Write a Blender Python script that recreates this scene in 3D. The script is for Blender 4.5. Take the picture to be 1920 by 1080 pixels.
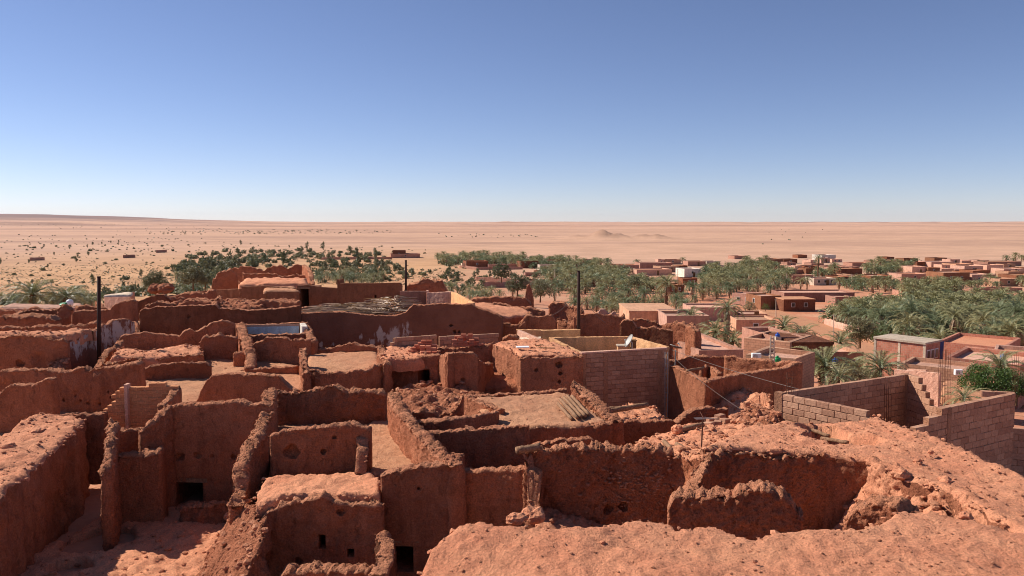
import bpy, bmesh, math, random
import numpy as np
from mathutils import Vector, Matrix
for o in list(bpy.data.objects): bpy.data.objects.remove(o)
R = math.radians
rnd = random.Random(7)
# ------------------------------------------------------------------ camera
F = 1450.0; CZ = 24.0; PITCH = math.atan(124 / F)
CP, SP = math.cos(PITCH), math.sin(PITCH)
sc = bpy.context.scene
C = sc.collection
cam = bpy.data.cameras.new('camera'); camo = bpy.data.objects.new('camera', cam); C.objects.link(camo)
camo.location = (0, 0, CZ); camo.rotation_euler = (math.pi / 2 - PITCH, 0, 0)
cam.sensor_width = 36; cam.lens = F / 1920 * 36; cam.clip_start = .1; cam.clip_end = 90000
sc.camera = camo
# ------------------------------------------------------------------ world, sun, exposure
SUN_EL = R(38); SX, SY = -0.92, 0.39
w = bpy.data.worlds.new('World'); sc.world = w; w.use_nodes = True
wn = w.node_tree.nodes; wl = w.node_tree.links
bg = wn['Background']
sky = wn.new('ShaderNodeTexSky'); sky.sky_type = 'NISHITA'; sky.sun_disc = False
sky.sun_elevation = SUN_EL; sky.sun_rotation = math.atan2(SX, SY) % (2 * math.pi)
sky.altitude = 300; sky.air_density = .7; sky.dust_density = .05; sky.ozone_density = 4.0
tint = wn.new('ShaderNodeMix'); tint.data_type = 'RGBA'; tint.blend_type = 'MULTIPLY'; tint.inputs[0].default_value = 1; tint.inputs[7].default_value = (1.12, .955, .98, 1)
wl.new(sky.outputs[0], tint.inputs[6]); wl.new(tint.outputs[2], bg.inputs[0]); bg.inputs[1].default_value = 0.09
sun = bpy.data.lights.new('sun', 'SUN'); sun.energy = 5.0; sun.angle = R(0.53); sun.color = (1, .93, .83)
suno = bpy.data.objects.new('sun', sun); C.objects.link(suno)
_n = math.hypot(SX, SY)
sdir = Vector((SX / _n * math.cos(SUN_EL), SY / _n * math.cos(SUN_EL), math.sin(SUN_EL)))
suno.rotation_euler = sdir.to_track_quat('Z', 'Y').to_euler(); suno.location = (-60, 30, 80)
sc.view_settings.view_transform = 'Standard'; sc.view_settings.look = 'None'
sc.view_settings.exposure = 0.35; sc.view_settings.gamma = 1
sc.render.engine = 'CYCLES'
sc.cycles.use_denoising = True
sc.cycles.pixel_filter_type = 'BLACKMAN_HARRIS'; sc.cycles.filter_width = 1.0
sc.cycles.max_bounces = 6; sc.cycles.diffuse_bounces = 2; sc.cycles.glossy_bounces = 2
sc.cycles.transmission_bounces = 2; sc.cycles.volume_bounces = 0; sc.cycles.transparent_max_bounces = 4
# ------------------------------------------------------------------ photograph geometry -> world
def yz(py):
    k = (540 - py) / F
    return (k * CP - SP) / (CP + k * SP)
def PX(px, Y, h): return (px - 960) / F * (Y * CP - h * SP)
def P(px, py, D):
    "the point seen at a pixel, D metres below the camera"
    Y = -D / yz(py); return (PX(px, Y, -D), Y, CZ - D)
def PY(px, py, Y):
    "the point seen at a pixel, Y metres ahead"
    h = Y * yz(py); return (PX(px, Y, h), Y, CZ + h)
def proj(x, y, z):
    h = z - CZ; d = y * CP - h * SP
    return 960 + F * x / d, 540 - F * (y * SP + h * CP) / d
# ------------------------------------------------------------------ noise
def _hash(i, j, k):
    n = (i * 374761393 + j * 668265263 + k * 2147483647) & 0xffffffff
    n = ((n ^ (n >> 13)) * 1274126177) & 0xffffffff
    n = ((n ^ (n >> 15)) * 2246822519) & 0xffffffff
    return ((n ^ (n >> 16)) & 0xffffff) / 8388607.5 - 1.0
def vn(p):
    p = np.asarray(p, float); i = np.floor(p).astype(np.int64); f = p - i
    u = f * f * (3 - 2 * f); r = 0
    for a in (0, 1):
        wa = u[:, 0] if a else 1 - u[:, 0]
        for b in (0, 1):
            wb = u[:, 1] if b else 1 - u[:, 1]
            for c in (0, 1):
                wc = u[:, 2] if c else 1 - u[:, 2]
                r = r + wa * wb * wc * _hash(i[:, 0] + a, i[:, 1] + b, i[:, 2] + c)
    return r
def fbm(p, o=3, g=.5, l=2.1):
    p = np.asarray(p, float); r = 0; a = 1; s = 0
    for q in range(o):
        r = r + a * vn(p + 17.3 * q); s += a; a *= g; p = p * l
    return r / s
# ------------------------------------------------------------------ object helpers
WL = {}
def tag(o, label=None, cat=None, group=None, kind=None):
    if label: o['label'] = label
    if cat: o['category'] = cat
    if group: o['group'] = group
    if kind: o['kind'] = kind
    return o
def thing(name, label, cat, loc, group=None, rotz=0):
    o = bpy.data.objects.new(name, None); C.objects.link(o); o.location = loc; o.rotation_euler = (0, 0, rotz)
    o.empty_display_size = .3; WL[o] = Vector(loc); o['kind'] = 'thing'
    return tag(o, label, cat, group)
def mesh(name, v, f, mats, smooth=False, mi=None):
    me = bpy.data.meshes.new(name)
    v = np.asarray(v, float)
    me.from_pydata(v.tolist() if len(v) else [], [], f if isinstance(f, list) else f.tolist())
    if not isinstance(mats, (list, tuple)): mats = [mats]
    for m in mats: me.materials.append(m)
    if smooth: me.polygons.foreach_set('use_smooth', [True] * len(me.polygons))
    if mi is not None: me.polygons.foreach_set('material_index', list(mi))
    me.update(); return me
def mk(name, v, f, mat, parent=None, smooth=False, mi=None):
    "one mesh object from world coordinates, its origin at the parent's or at its own base"
    v = np.asarray(v, float)
    if parent is None:
        L = Vector(((v[:, 0].min() + v[:, 0].max()) / 2, (v[:, 1].min() + v[:, 1].max()) / 2, v[:, 2].min()))
    else: L = WL[parent]
    o = bpy.data.objects.new(name, mesh(name, v - np.array(L), f, mat, smooth, mi)); C.objects.link(o)
    if parent is None: o.location = L
    else: o.parent = parent
    WL[o] = L.copy(); return o
def inst(name, me, parent, loc, rot=(0, 0, 0), scale=(1, 1, 1)):
    "an object that shares mesh data, placed by world location"
    o = bpy.data.objects.new(name, me); C.objects.link(o)
    L = Vector(loc)
    if parent is not None: o.parent = parent; o.location = L - WL[parent]
    else: o.location = L
    o.rotation_euler = rot; o.scale = scale; WL[o] = L; return o
def copy_tree(root, loc, rotz=0, scale=1, label=None, group=None):
    r = root.copy(); C.objects.link(r); r.location = loc; r.rotation_euler = (0, 0, rotz); r.scale = (scale,) * 3
    if label: r['label'] = label
    if group: r['group'] = group
    for ch in root.children:
        c = ch.copy(); C.objects.link(c); c.parent = r
        for g in ch.children:
            d = g.copy(); C.objects.link(d); d.parent = c
    WL[r] = Vector(loc); return r
def boxv(x0, x1, y0, y1, z0, z1):
    v = [(x, y, z) for z in (z0, z1) for y in (y0, y1) for x in (x0, x1)]
    f = [(0, 2, 3, 1), (4, 5, 7, 6), (0, 1, 5, 4), (2, 6, 7, 3), (0, 4, 6, 2), (1, 3, 7, 5)]
    return v, f
class MB:
    "collects boxes, tubes and loose faces into one mesh"
    def __init__(s): s.v = []; s.f = []; s.mi = []
    def add(s, v, f, m=0):
        n = len(s.v); s.v += [tuple(p) for p in v]; s.f += [tuple(i + n for i in q) for q in f]; s.mi += [m] * len(f); return s
    def box(s, x0, x1, y0, y1, z0, z1, m=0, rot=None, org=(0, 0, 0)):
        v, f = boxv(x0, x1, y0, y1, z0, z1)
        if rot is not None:
            c, k = math.cos(rot), math.sin(rot)
            v = [(x * c - y * k, x * k + y * c, z) for x, y, z in v]
        v = [(x + org[0], y + org[1], z + org[2]) for x, y, z in v]
        return s.add(v, f, m)
    def tube(s, pts, rad, n=6, m=0, cap=True):
        pts = [Vector(p) for p in pts]; K = len(pts)
        if not isinstance(rad, (list, tuple)): rad = [rad] * K
        v = []; f = []
        for i, p in enumerate(pts):
            d = (pts[min(i + 1, K - 1)] - pts[max(i - 1, 0)]).normalized()
            a = d.cross(Vector((0, 0, 1)))
            if a.length < .1: a = d.cross(Vector((1, 0, 0)))
            a.normalize(); b = d.cross(a)
            for j in range(n):
                t = 2 * math.pi * j / n; v.append(p + (a * math.cos(t) + b * math.sin(t)) * rad[i])
        for i in range(K - 1):
            for j in range(n): f.append((i * n + j, i * n + (j + 1) % n, (i + 1) * n + (j + 1) % n, (i + 1) * n + j))
        if cap: f.append(tuple(range(n))[::-1]); f.append(tuple((K - 1) * n + j for j in range(n)))
        return s.add(v, f, m)
    def build(s, name, mat, parent=None, smooth=False): return mk(name, s.v, s.f, mat, parent, smooth, s.mi)
# ------------------------------------------------------------------ materials
def srgb(r, g, b): return tuple(((c / 255 + .055) / 1.055) ** 2.4 if c > 10 else c / 255 / 12.92 for c in (r, g, b)) + (1,)
class NT:
    def __init__(s, name, rough=.95, spec=.12):
        s.m = bpy.data.materials.new(name); s.m.use_nodes = True; s.n = s.m.node_tree.nodes; s.l = s.m.node_tree.links
        s.b = s.n['Principled BSDF']; s.b.inputs['Roughness'].default_value = rough
        s.b.inputs['Specular IOR Level'].default_value = spec
        s.pos = s.n.new('ShaderNodeNewGeometry').outputs['Position']
    def lk(s, a, b): s.l.new(a, b)
    def scaled(s, sx, sy, sz, src=None):
        v = s.n.new('ShaderNodeVectorMath'); v.operation = 'MULTIPLY'; s.lk(src or s.pos, v.inputs[0]); v.inputs[1].default_value = (sx, sy, sz); return v.outputs[0]
    def noise(s, scale, detail=4, rough=.55, src=None, dist=0):
        t = s.n.new('ShaderNodeTexNoise'); t.inputs['Scale'].default_value = scale; t.inputs['Detail'].default_value = detail
        t.inputs['Roughness'].default_value = rough; t.inputs['Distortion'].default_value = dist; s.lk(src or s.pos, t.inputs['Vector']); return t.outputs['Fac']
    def voro(s, scale, src=None, feat='F1'):
        t = s.n.new('ShaderNodeTexVoronoi'); t.feature = feat; t.inputs['Scale'].default_value = scale; s.lk(src or s.pos, t.inputs['Vector']); return t.outputs['Distance']
    def ramp(s, src, stops):
        t = s.n.new('ShaderNodeValToRGB'); e = t.color_ramp.elements
        while len(e) < len(stops): e.new(.5)
        for q, (p, c) in zip(e, stops):
            q.position = p; q.color = c if isinstance(c, (tuple, list)) else (c, c, c, 1)
        s.lk(src, t.inputs[0]); return t.outputs[0]
    def mix(s, fac, a, b, mode='MIX'):
        t = s.n.new('ShaderNodeMix'); t.data_type = 'RGBA'; t.blend_type = mode
        for i, x in ((0, fac), (6, a), (7, b)):
            if hasattr(x, 'is_linked'): s.lk(x, t.inputs[i])
            else: t.inputs[i].default_value = x
        return t.outputs[2]
    def math(s, op, a, b):
        t = s.n.new('ShaderNodeMath'); t.operation = op
        for i, x in ((0, a), (1, b)):
            if hasattr(x, 'is_linked'): s.lk(x, t.inputs[i])
            else: t.inputs[i].default_value = x
        return t.outputs[0]
    def bump(s, h, dist, strength=1, prev=None):
        t = s.n.new('ShaderNodeBump'); t.inputs['Distance'].default_value = dist; t.inputs['Strength'].default_value = strength
        s.lk(h, t.inputs['Height'])
        if prev is not None: s.lk(prev, t.inputs['Normal'])
        return t.outputs[0]
    def done(s, col, normal=None):
        if hasattr(col, 'is_linked'): s.lk(col, s.b.inputs['Base Color'])
        else: s.b.inputs['Base Color'].default_value = col
        if normal is not None: s.lk(normal, s.b.inputs['Normal'])
        return s.m
def mud(name, ca, cb, cc, grain=1.0, pit=.5, fleck=.0, gg=None, warm=0):
    "earth plaster: large tone drift, patches, grain, crumbs"
    t = NT(name)
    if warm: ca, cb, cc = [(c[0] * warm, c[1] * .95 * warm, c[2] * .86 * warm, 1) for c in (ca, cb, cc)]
    big = t.ramp(t.noise(.33, 3), [(.35, ca), (.65, cb)])
    med = t.ramp(t.noise(2.2, 5, .6), [(.38, 0), (.68, 1)])
    col = t.mix(t.math('MULTIPLY', med, .55), big, cc)
    oi = t.n.new('ShaderNodeObjectInfo').outputs['Random']
    col = t.mix(1 if gg is None else .3, col, t.ramp(oi, [(0, (.78, .76, .75, 1)), (.5, (1, 1, 1, 1)), (1, (1.2, 1.16, 1.1, 1))]), 'MULTIPLY')
    # rain streaks and patched plaster
    streak = t.ramp(t.noise(3.2, 4, .6, t.scaled(1, 1, .12)), [(.34, .78), (.5, 1), (.68, 1.1)])
    col = t.mix(.7 if gg is None else .15, col, streak, 'MULTIPLY')
    pat = t.ramp(t.noise(1.1, 2, .4, None, 1.2), [(.54, 1), (.57, .84)])
    col = t.mix(.8 if gg is None else .3, col, pat, 'MULTIPLY')
    fine = t.ramp(t.noise(24, 5, .75), [(.28, .66), (.72, 1.38)])
    col = t.mix(1, col, fine, 'MULTIPLY')
    gouge = t.ramp(t.noise(7, 4, .65, t.scaled(1, 1, .42)), [(.30, .55), (.42, 1)])
    col = t.mix(min(.8, .45 * grain + pit * .2) if gg is None else gg, col, gouge, 'MULTIPLY')
    if fleck:
        fl = t.ramp(t.voro(9), [(.07, 1), (.13, 0)])
        col = t.mix(t.math('MULTIPLY', fl, fleck), col, srgb(214, 170, 140))
    n1 = t.bump(t.noise(5.5, 5, .7), .14 * grain, 1)
    n1 = t.bump(gouge, .06 * grain, 1, n1)
    n2 = t.bump(t.noise(24, 5, .75), .04 * (max(grain, .95) if gg is not None else grain), 1, n1)
    n3 = t.bump(t.ramp(t.voro(15), [(.0, 0), (.5, 1)]), .03 * grain, pit, n2)
    return t.done(col, n3)
M = {}
M['mud'] = mud('red_mud_plaster', srgb(188, 122, 94), srgb(202, 136, 107), srgb(172, 106, 81), warm=0.9)
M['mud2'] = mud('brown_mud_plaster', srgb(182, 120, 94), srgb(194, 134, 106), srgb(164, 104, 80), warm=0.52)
M['mudlow'] = mud('smooth_mud_plaster', srgb(166, 122, 104), srgb(180, 136, 118), srgb(156, 114, 98), .5, .3)
M['rubblewall'] = mud('crumbling_earth', srgb(190, 122, 94), srgb(204, 138, 108), srgb(166, 102, 78), 1.25, .7, .3, .42, warm=0.95)
M['roof'] = mud('dusty_earth_roof', srgb(214, 150, 120), srgb(204, 136, 108), srgb(220, 160, 128), .4, .35, .2, .1, warm=1.06)
M['cap'] = mud('crumbling_sunlit_top', srgb(206, 142, 112), srgb(194, 128, 100), srgb(214, 154, 124), 1.0, .7, .3, .35, warm=.92)  # paler than the wall faces: sunlight on the tops painted into the colour
M['floor'] = mud('sandy_floor', srgb(218, 162, 128), srgb(208, 148, 118), srgb(224, 172, 140), .5, .3, .15, .06, warm=0.8)
M['stone'] = mud('earth_stone', srgb(204, 140, 112), srgb(218, 160, 130), srgb(184, 122, 96), .7, .5, 0, .1, warm=0.95)
M['brown'] = mud('dark_brown_render', srgb(160, 112, 88), srgb(172, 124, 98), srgb(146, 100, 80), .4, .2, warm=0.72)
M['tan'] = mud('ochre_plaster', srgb(212, 164, 124), srgb(218, 172, 132), srgb(204, 154, 116), .12, .05, warm=1)
M['pinkwash'] = mud('pink_render', srgb(202, 156, 134), srgb(210, 166, 144), srgb(188, 142, 122), .35, .2)
M['sand'] = mud('sand_wash', srgb(188, 144, 116), srgb(198, 154, 126), srgb(176, 132, 106), .3, .15)
M['white'] = mud('whitewash', srgb(226, 216, 204), srgb(216, 204, 190), srgb(208, 192, 176), .12, .05)
M['blue'] = mud('blue_wall_paint', srgb(204, 226, 240), srgb(210, 230, 243), srgb(196, 220, 236), .1, .05)
M['concrete'] = mud('pale_concrete', srgb(206, 186, 164), srgb(196, 176, 154), srgb(214, 196, 176), .25, .1)
def peeled(name, spots):
    "brown plaster with the remains of whitewash: spots = (x, z, half width, half height)"
    t = NT(name); sep = t.n.new('ShaderNodeSeparateXYZ'); t.lk(t.pos, sep.inputs[0])
    base = t.ramp(t.noise(.8, 5, .6), [(.35, srgb(128, 82, 64)), (.65, srgb(144, 96, 76))]); tot = None
    for x, z, rx, rz in spots:
        a = t.math('POWER', t.math('ABSOLUTE', t.math('DIVIDE', t.math('SUBTRACT', sep.outputs[0], x), rx), 0.0), 2.0); b = t.math('POWER', t.math('ABSOLUTE', t.math('DIVIDE', t.math('SUBTRACT', sep.outputs[2], z), rz), 0.0), 2.0)
        e = t.math('SUBTRACT', 1.0, t.math('ADD', a, b)); tot = e if tot is None else t.math('MAXIMUM', tot, e)
    st = t.scaled(1, 1, .45)
    mk_ = t.ramp(t.math('ADD', t.math('MULTIPLY', tot, .35), t.math('MULTIPLY', t.math('SUBTRACT', t.noise(2.6, 6, .7, st), .5), 2.2)), [(.12, 0), (.3, .85)])
    mk_ = t.math('MULTIPLY', mk_, t.math('GREATER_THAN', tot, -.6))
    col = t.mix(mk_, base, srgb(206, 190, 178)); col = t.mix(1, col, t.ramp(t.noise(26, 4, .7), [(.25, .78), (.75, 1.18)]), 'MULTIPLY')
    return t.done(col, t.bump(t.noise(24, 4, .7), .035, .9, t.bump(t.noise(5.5, 5, .65), .12, .8)))
def blockmat(name, ca, cb, g=.6):
    t = NT(name)
    oi = t.n.new('ShaderNodeObjectInfo').outputs['Random']
    col = t.ramp(oi, [(0, ca), (1, cb)])
    col = t.mix(1, col, t.ramp(t.noise(14, 5, .7), [(.3, .75), (.7, 1.2)]), 'MULTIPLY')
    n = t.bump(t.noise(38, 4, .7), .02 * g, .9); n = t.bump(t.noise(9, 3), .03 * g, .6, n)
    return t.done(col, n)
M['block'] = blockmat('concrete_block', srgb(168, 122, 98), srgb(194, 148, 120))
M['mortar'] = mud('mortar', srgb(166, 120, 94), srgb(176, 130, 103), srgb(156, 112, 88), .5, .3)
M['mudbrick'] = blockmat('mud_brick', srgb(196, 130, 90), srgb(208, 142, 100), .4)
M['brick'] = blockmat('fired_brick', srgb(186, 104, 78), srgb(206, 134, 104), .3)
def brickwall(name, c1, c2, mo, sc_, w, h):
    t = NT(name)
    tc = t.n.new('ShaderNodeTexCoord').outputs['UV']
    b = t.n.new('ShaderNodeTexBrick'); b.inputs['Scale'].default_value = 1
    b.inputs['Brick Width'].default_value = w; b.inputs['Row Height'].default_value = h; b.inputs['Mortar Size'].default_value = .012
    b.inputs['Color1'].default_value = c1; b.inputs['Color2'].default_value = c2; b.inputs['Mortar'].default_value = mo
    t.lk(tc, b.inputs['Vector'])
    col = t.mix(1, b.outputs['Color'], t.ramp(t.noise(1.3, 5, .7), [(.3, .78), (.7, 1.18)]), 'MULTIPLY')
    return t.done(col, t.bump(b.outputs['Fac'], -.012, 1))
M['bricks_far'] = brickwall('red_brickwork', srgb(180, 112, 90), srgb(196, 132, 108), srgb(190, 150, 128), 1, .3, .2)
M['blocks_far'] = brickwall('block_masonry', srgb(190, 142, 114), srgb(200, 154, 124), srgb(164, 122, 100), 1, .4, .2)
def plain(name, c, rough=.6, spec=.3, metal=0, var=.15, sc_=12):
    t = NT(name, rough, spec); t.b.inputs['Metallic'].default_value = metal
    col = t.mix(1, c, t.ramp(t.noise(sc_, 4, .6), [(.3, 1 - var), (.7, 1 + var)]), 'MULTIPLY')
    return t.done(col, t.bump(t.noise(sc_ * 3, 3), .005, .5))
M['rust'] = plain('rusty_steel', srgb(96, 58, 42), .8, .3, 0, .3, 20)
M['pole'] = plain('dark_pole_wood', srgb(64, 44, 38), .85, .2)
M['galv'] = plain('galvanised_steel', srgb(172, 170, 166), .5, .5, .4)
M['cable'] = plain('grey_cable', srgb(112, 100, 94), .6, .3)
M['dish'] = plain('dish_paint', srgb(176, 172, 164), .5, .4, 0, .08)
M['bluepl'] = plain('blue_plastic', srgb(36, 84, 178), .45, .4)
M['greenpl'] = plain('green_plastic', srgb(38, 134, 74), .45, .4)
M['whitepl'] = plain('white_plastic', srgb(232, 232, 230), .5, .4, 0, .06)
M['bluedoor'] = plain('blue_door_paint', srgb(52, 72, 118), .6, .3)
M['glass'] = plain('dark_window', srgb(52, 44, 42), .3, .5)
M['frame'] = plain('window_frame', srgb(222, 214, 204), .6, .3)
M['wood'] = plain('weathered_wood', srgb(128, 96, 66), .9, .1, 0, .3, 18)
def logmat():
    t = NT('palm_log', .95, .1)
    col = t.ramp(t.noise(16, 5, .7, t.scaled(1, 1, 1)), [(.3, srgb(112, 82, 62)), (.7, srgb(178, 138, 108))])
    return t.done(col, t.bump(t.noise(30, 4, .7), .03, 1))
M['log'] = logmat()
def leafmat(name, ca, cb, tr=.25):
    t = NT(name, .5, .4)
    oi = t.n.new('ShaderNodeObjectInfo').outputs['Random']
    col = t.mix(oi, ca, cb)
    col = t.mix(1, col, t.ramp(t.noise(2.5, 4, .6), [(.3, .65), (.7, 1.35)]), 'MULTIPLY')
    t.lk(col, t.b.inputs['Base Color'])
    tl = t.n.new('ShaderNodeBsdfTranslucent'); t.lk(col, tl.inputs['Color'])
    ms = t.n.new('ShaderNodeMixShader'); ms.inputs[0].default_value = tr
    out = t.n['Material Output']; t.lk(t.b.outputs[0], ms.inputs[1]); t.lk(tl.outputs[0], ms.inputs[2]); t.lk(ms.outputs[0], out.inputs[0])
    return t.m
M['frond'] = leafmat('palm_frond', srgb(134, 132, 90), srgb(156, 148, 104))
M['frondg'] = leafmat('fresh_palm_frond', srgb(104, 114, 78), srgb(124, 130, 94))
M['dry'] = leafmat('dry_frond', srgb(166, 132, 104), srgb(192, 158, 126), .08)
M['trunk'] = plain('palm_trunk', srgb(112, 84, 64), .95, .1, 0, .35, 9)
M['leafolive'] = leafmat('olive_leaves', srgb(130, 126, 90), srgb(144, 136, 100))
M['leafgreen'] = leafmat('bright_green_leaves', srgb(74, 98, 40), srgb(92, 114, 52))
M['leafdark'] = leafmat('dark_scrub_leaves', srgb(94, 100, 68), srgb(116, 112, 80))
M['grass'] = leafmat('dry_grass', srgb(180, 150, 108), srgb(166, 142, 102), .15)
# ------------------------------------------------------------------ terrain
_ry = [0, 38, 50, 65, 90, 130, 200, 350, 1e6]; _rd = [8.9, 8.9, 11, 13.5, 17, 20, 22.5, 24, 24]
_ly = [0, 60, 80, 120, 200, 300, 1e6]; _ld = [8.4, 8.4, 9.8, 14, 20, 24, 24]
_plx = [-2.2, -.9, -.72, -.6, -.5, -.42, -.32, -.24, .1, .4, 2.2]; _plh = [150, 150, 147, 142, 104, 66, 32, 14, 0, 0, 0]
def gz(x, y):
    x = np.asarray(x, float); y = np.asarray(y, float)
    r = np.hypot(x, y); a = np.where(y > 1, x / np.maximum(y, 1), np.sign(x) * 2)
    t = np.clip((a + .12) / .3, 0, 1); t = t * t * (3 - 2 * t)
    D = np.interp(r, _ry, _rd) * t + np.interp(r, _ly, _ld) * (1 - t)
    z = CZ - D
    q = np.stack([x, y, 0 * x], 1)
    z = z + np.clip((r - 70) / 120, 0, 1) * (fbm(q / 38, 3) * .7)
    far = np.clip((r - 900) / 2500, 0, 1)
    z = z + far * fbm(q / 420, 3) * 3.5 * np.clip(r / 4000, .3, 2)
    az = x / np.maximum(y, 1)
    for px, py, Y, hh, wx, wy in ((1132, 447, 1080, 7.5, 32, 45), (1140, 448, 1070, 3, 50, 45), (1228, 449, 1060, 5.5, 26, 30), (1065, 449, 1060, 2, 60, 40)):
        cx, cy, _ = PY(px, py, Y)
        z = z + hh * np.exp(-np.abs((x - cx) / wx) ** 1.5 - ((y - cy) / wy) ** 2) * (1 + .35 * vn(q / 9) + .2 * vn(q / 4))
    pl = np.interp(az, _plx, _plh) * np.clip((r - 9500) / 4200, 0, 1) * (1 + .07 * fbm(q / 900, 3))
    pl2 = np.interp(az, _plx, _plh) * .3 * np.clip((r - 6200) / 300, 0, 1) * np.clip(1 - (r - 6900) / 2500, 0, 1) * np.clip(.5 + fbm(q / 1300, 2) * 1.4, 0, 1)
    du = np.clip((r - 7000) / 5000, 0, 1) * np.clip((az + .3) / .25, 0, 1) * np.maximum(0, fbm(q / 800, 4) + .25) * 34
    return z + pl + pl2 + du
_YS = np.exp(np.linspace(math.log(30), math.log(9000), 900))
_ANG = np.radians(np.concatenate([np.arange(-44, 44.01, .26), np.arange(48, 315, 6)])); _RAD = np.concatenate([[1.5, 8, 20, 35], np.exp(np.linspace(math.log(45), math.log(30000), 300))])
_A, _R = np.meshgrid(_ANG, _RAD); _GX = (np.sin(_A) * _R).ravel(); _GY = (np.cos(_A) * _R).ravel(); _GZ = gz(_GX, _GY).reshape(_A.shape)
_r0, _a0, _l0, _dl = math.log(45), math.radians(-44), 4, (math.log(30000) - math.log(45)) / 299
def gzf(x, y):
    "height of the ground mesh itself, read from its grid (in front of the camera)"
    r = np.hypot(x, y); a = np.arctan2(x, y); i = np.clip((np.log(np.maximum(r, 45.01)) - _r0) / _dl + 4, 4, 302.99); j = np.clip((a - _a0) / math.radians(.26), 0, 337.99)
    i0 = i.astype(int); j0 = j.astype(int); fi = i - i0; fj = j - j0
    return (_GZ[i0, j0] * (1 - fj) + _GZ[i0, j0 + 1] * fj) * (1 - fi) + (_GZ[i0 + 1, j0] * (1 - fj) + _GZ[i0 + 1, j0 + 1] * fj) * fi
def gz1(x, y): return float(gzf(np.array([float(x)]), np.array([float(y)]))[0])
def G(px, py):
    "where the view through a pixel meets the terrain"
    k = yz(py); h = _YS * k; x = (px - 960) / F * (_YS * CP - h * SP)
    d = CZ + h - gzf(x, _YS); under = np.nonzero(d < 0)[0]
    i = under[0] if len(under) else len(_YS) - 1
    Y = _YS[i] if i == 0 or not len(under) else _YS[i - 1] + (_YS[i] - _YS[i - 1]) * d[i - 1] / (d[i - 1] - d[i])
    h = Y * k; X = PX(px, Y, h); return X, Y, gz1(X, Y)
def groundmat():
    t = NT('desert_ground')
    sep = t.n.new('ShaderNodeSeparateXYZ'); t.lk(t.pos, sep.inputs[0])
    ln = t.n.new('ShaderNodeVectorMath'); ln.operation = 'LENGTH'; t.lk(t.pos, ln.inputs[0]); dist = ln.outputs['Value']
    ramp = lambda a, b: t.math('MINIMUM', t.math('MAXIMUM', t.math('DIVIDE', t.math('SUBTRACT', dist, a), b - a), 0.0), 1.0)
    # bands of sand and dark gravel drawn out along the plain
    bands = t.noise(.0011, 5, .62, t.scaled(.55, 2.2, 0))
    sand = t.ramp(bands, [(.36, srgb(166, 130, 110)), (.44, srgb(186, 146, 122)), (.53, srgb(202, 160, 132)), (.66, srgb(192, 150, 124))])
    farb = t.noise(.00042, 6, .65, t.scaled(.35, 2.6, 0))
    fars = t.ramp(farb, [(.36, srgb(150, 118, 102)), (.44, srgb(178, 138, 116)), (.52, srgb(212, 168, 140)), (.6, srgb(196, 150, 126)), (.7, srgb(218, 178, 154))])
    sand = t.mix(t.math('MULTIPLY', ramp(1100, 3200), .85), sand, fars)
    mid = t.noise(.022, 6, .68)
    sand = t.mix(1, sand, t.ramp(mid, [(.3, .84), (.7, 1.13)]), 'MULTIPLY')
    spk = t.ramp(t.noise(.16, 4, .7), [(.60, 0), (.68, 1)])
    sand = t.mix(t.math('MULTIPLY', spk, .33), sand, srgb(150, 116, 84))
    earth = t.ramp(t.noise(.035, 5, .6), [(.38, srgb(202, 140, 106)), (.52, srgb(194, 128, 97)), (.66, srgb(208, 158, 124))])
    lf = t.math('MULTIPLY', t.math('MULTIPLY', t.math('SUBTRACT', 1.0, ramp(420, 760)), t.math('MINIMUM', t.math('MAXIMUM', t.math('DIVIDE', t.math('SUBTRACT', 10, sep.outputs[0]), 60), 0.0), 1.0)), .75)
    sand = t.mix(lf, sand, t.ramp(t.noise(.03, 6, .7), [(.36, srgb(166, 124, 82)), (.5, srgb(196, 148, 102)), (.66, srgb(210, 162, 116))]))
    near = t.math('SUBTRACT', 1.0, ramp(240, 420))
    rgt = t.math('MINIMUM', t.math('MAXIMUM', t.math('DIVIDE', t.math('ADD', sep.outputs[0], 90), 130), 0.0), 1.0)
    nearr = t.math('MULTIPLY', near, rgt)
    col = t.mix(nearr, sand, earth)
    col = t.mix(1, col, t.ramp(t.noise(1.7, 5, .7), [(.3, .85), (.7, 1.13)]), 'MULTIPLY')
    # dark rock of the plateau and the knolls
    hi = t.math('MULTIPLY', t.math('MINIMUM', t.math('MAXIMUM', t.math('DIVIDE', t.math('SUBTRACT', sep.outputs[2], 26), 60), 0.0), 1.0), ramp(5000, 6000))
    col = t.mix(t.math('MULTIPLY', hi, .8), col, srgb(126, 100, 94))
    kn = t.math('MULTIPLY', t.math('MINIMUM', t.math('MAXIMUM', t.math('DIVIDE', t.math('SUBTRACT', sep.outputs[2], 3.2), 3), 0.0), 1.0), t.math('MULTIPLY', ramp(900, 950), t.math('SUBTRACT', 1.0, ramp(1300, 1400))))
    col = t.mix(t.math('MULTIPLY', kn, .5), col, srgb(150, 116, 96))
    n = t.bump(t.noise(.5, 6, .65), .35, .7)
    return t.done(col, n)
def build_ground():
    nA, nR = len(_ANG), len(_RAD); X, Y, Z = _GX, _GY, _GZ.ravel()
    i, j = np.meshgrid(np.arange(nR - 1), np.arange(nA), indexing='ij'); j2 = (j + 1) % nA
    f = np.stack([i * nA + j, i * nA + j2, (i + 1) * nA + j2, (i + 1) * nA + j], -1).reshape(-1, 4)[:, ::-1]
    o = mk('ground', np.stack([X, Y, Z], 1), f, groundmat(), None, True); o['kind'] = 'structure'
build_ground()
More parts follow.
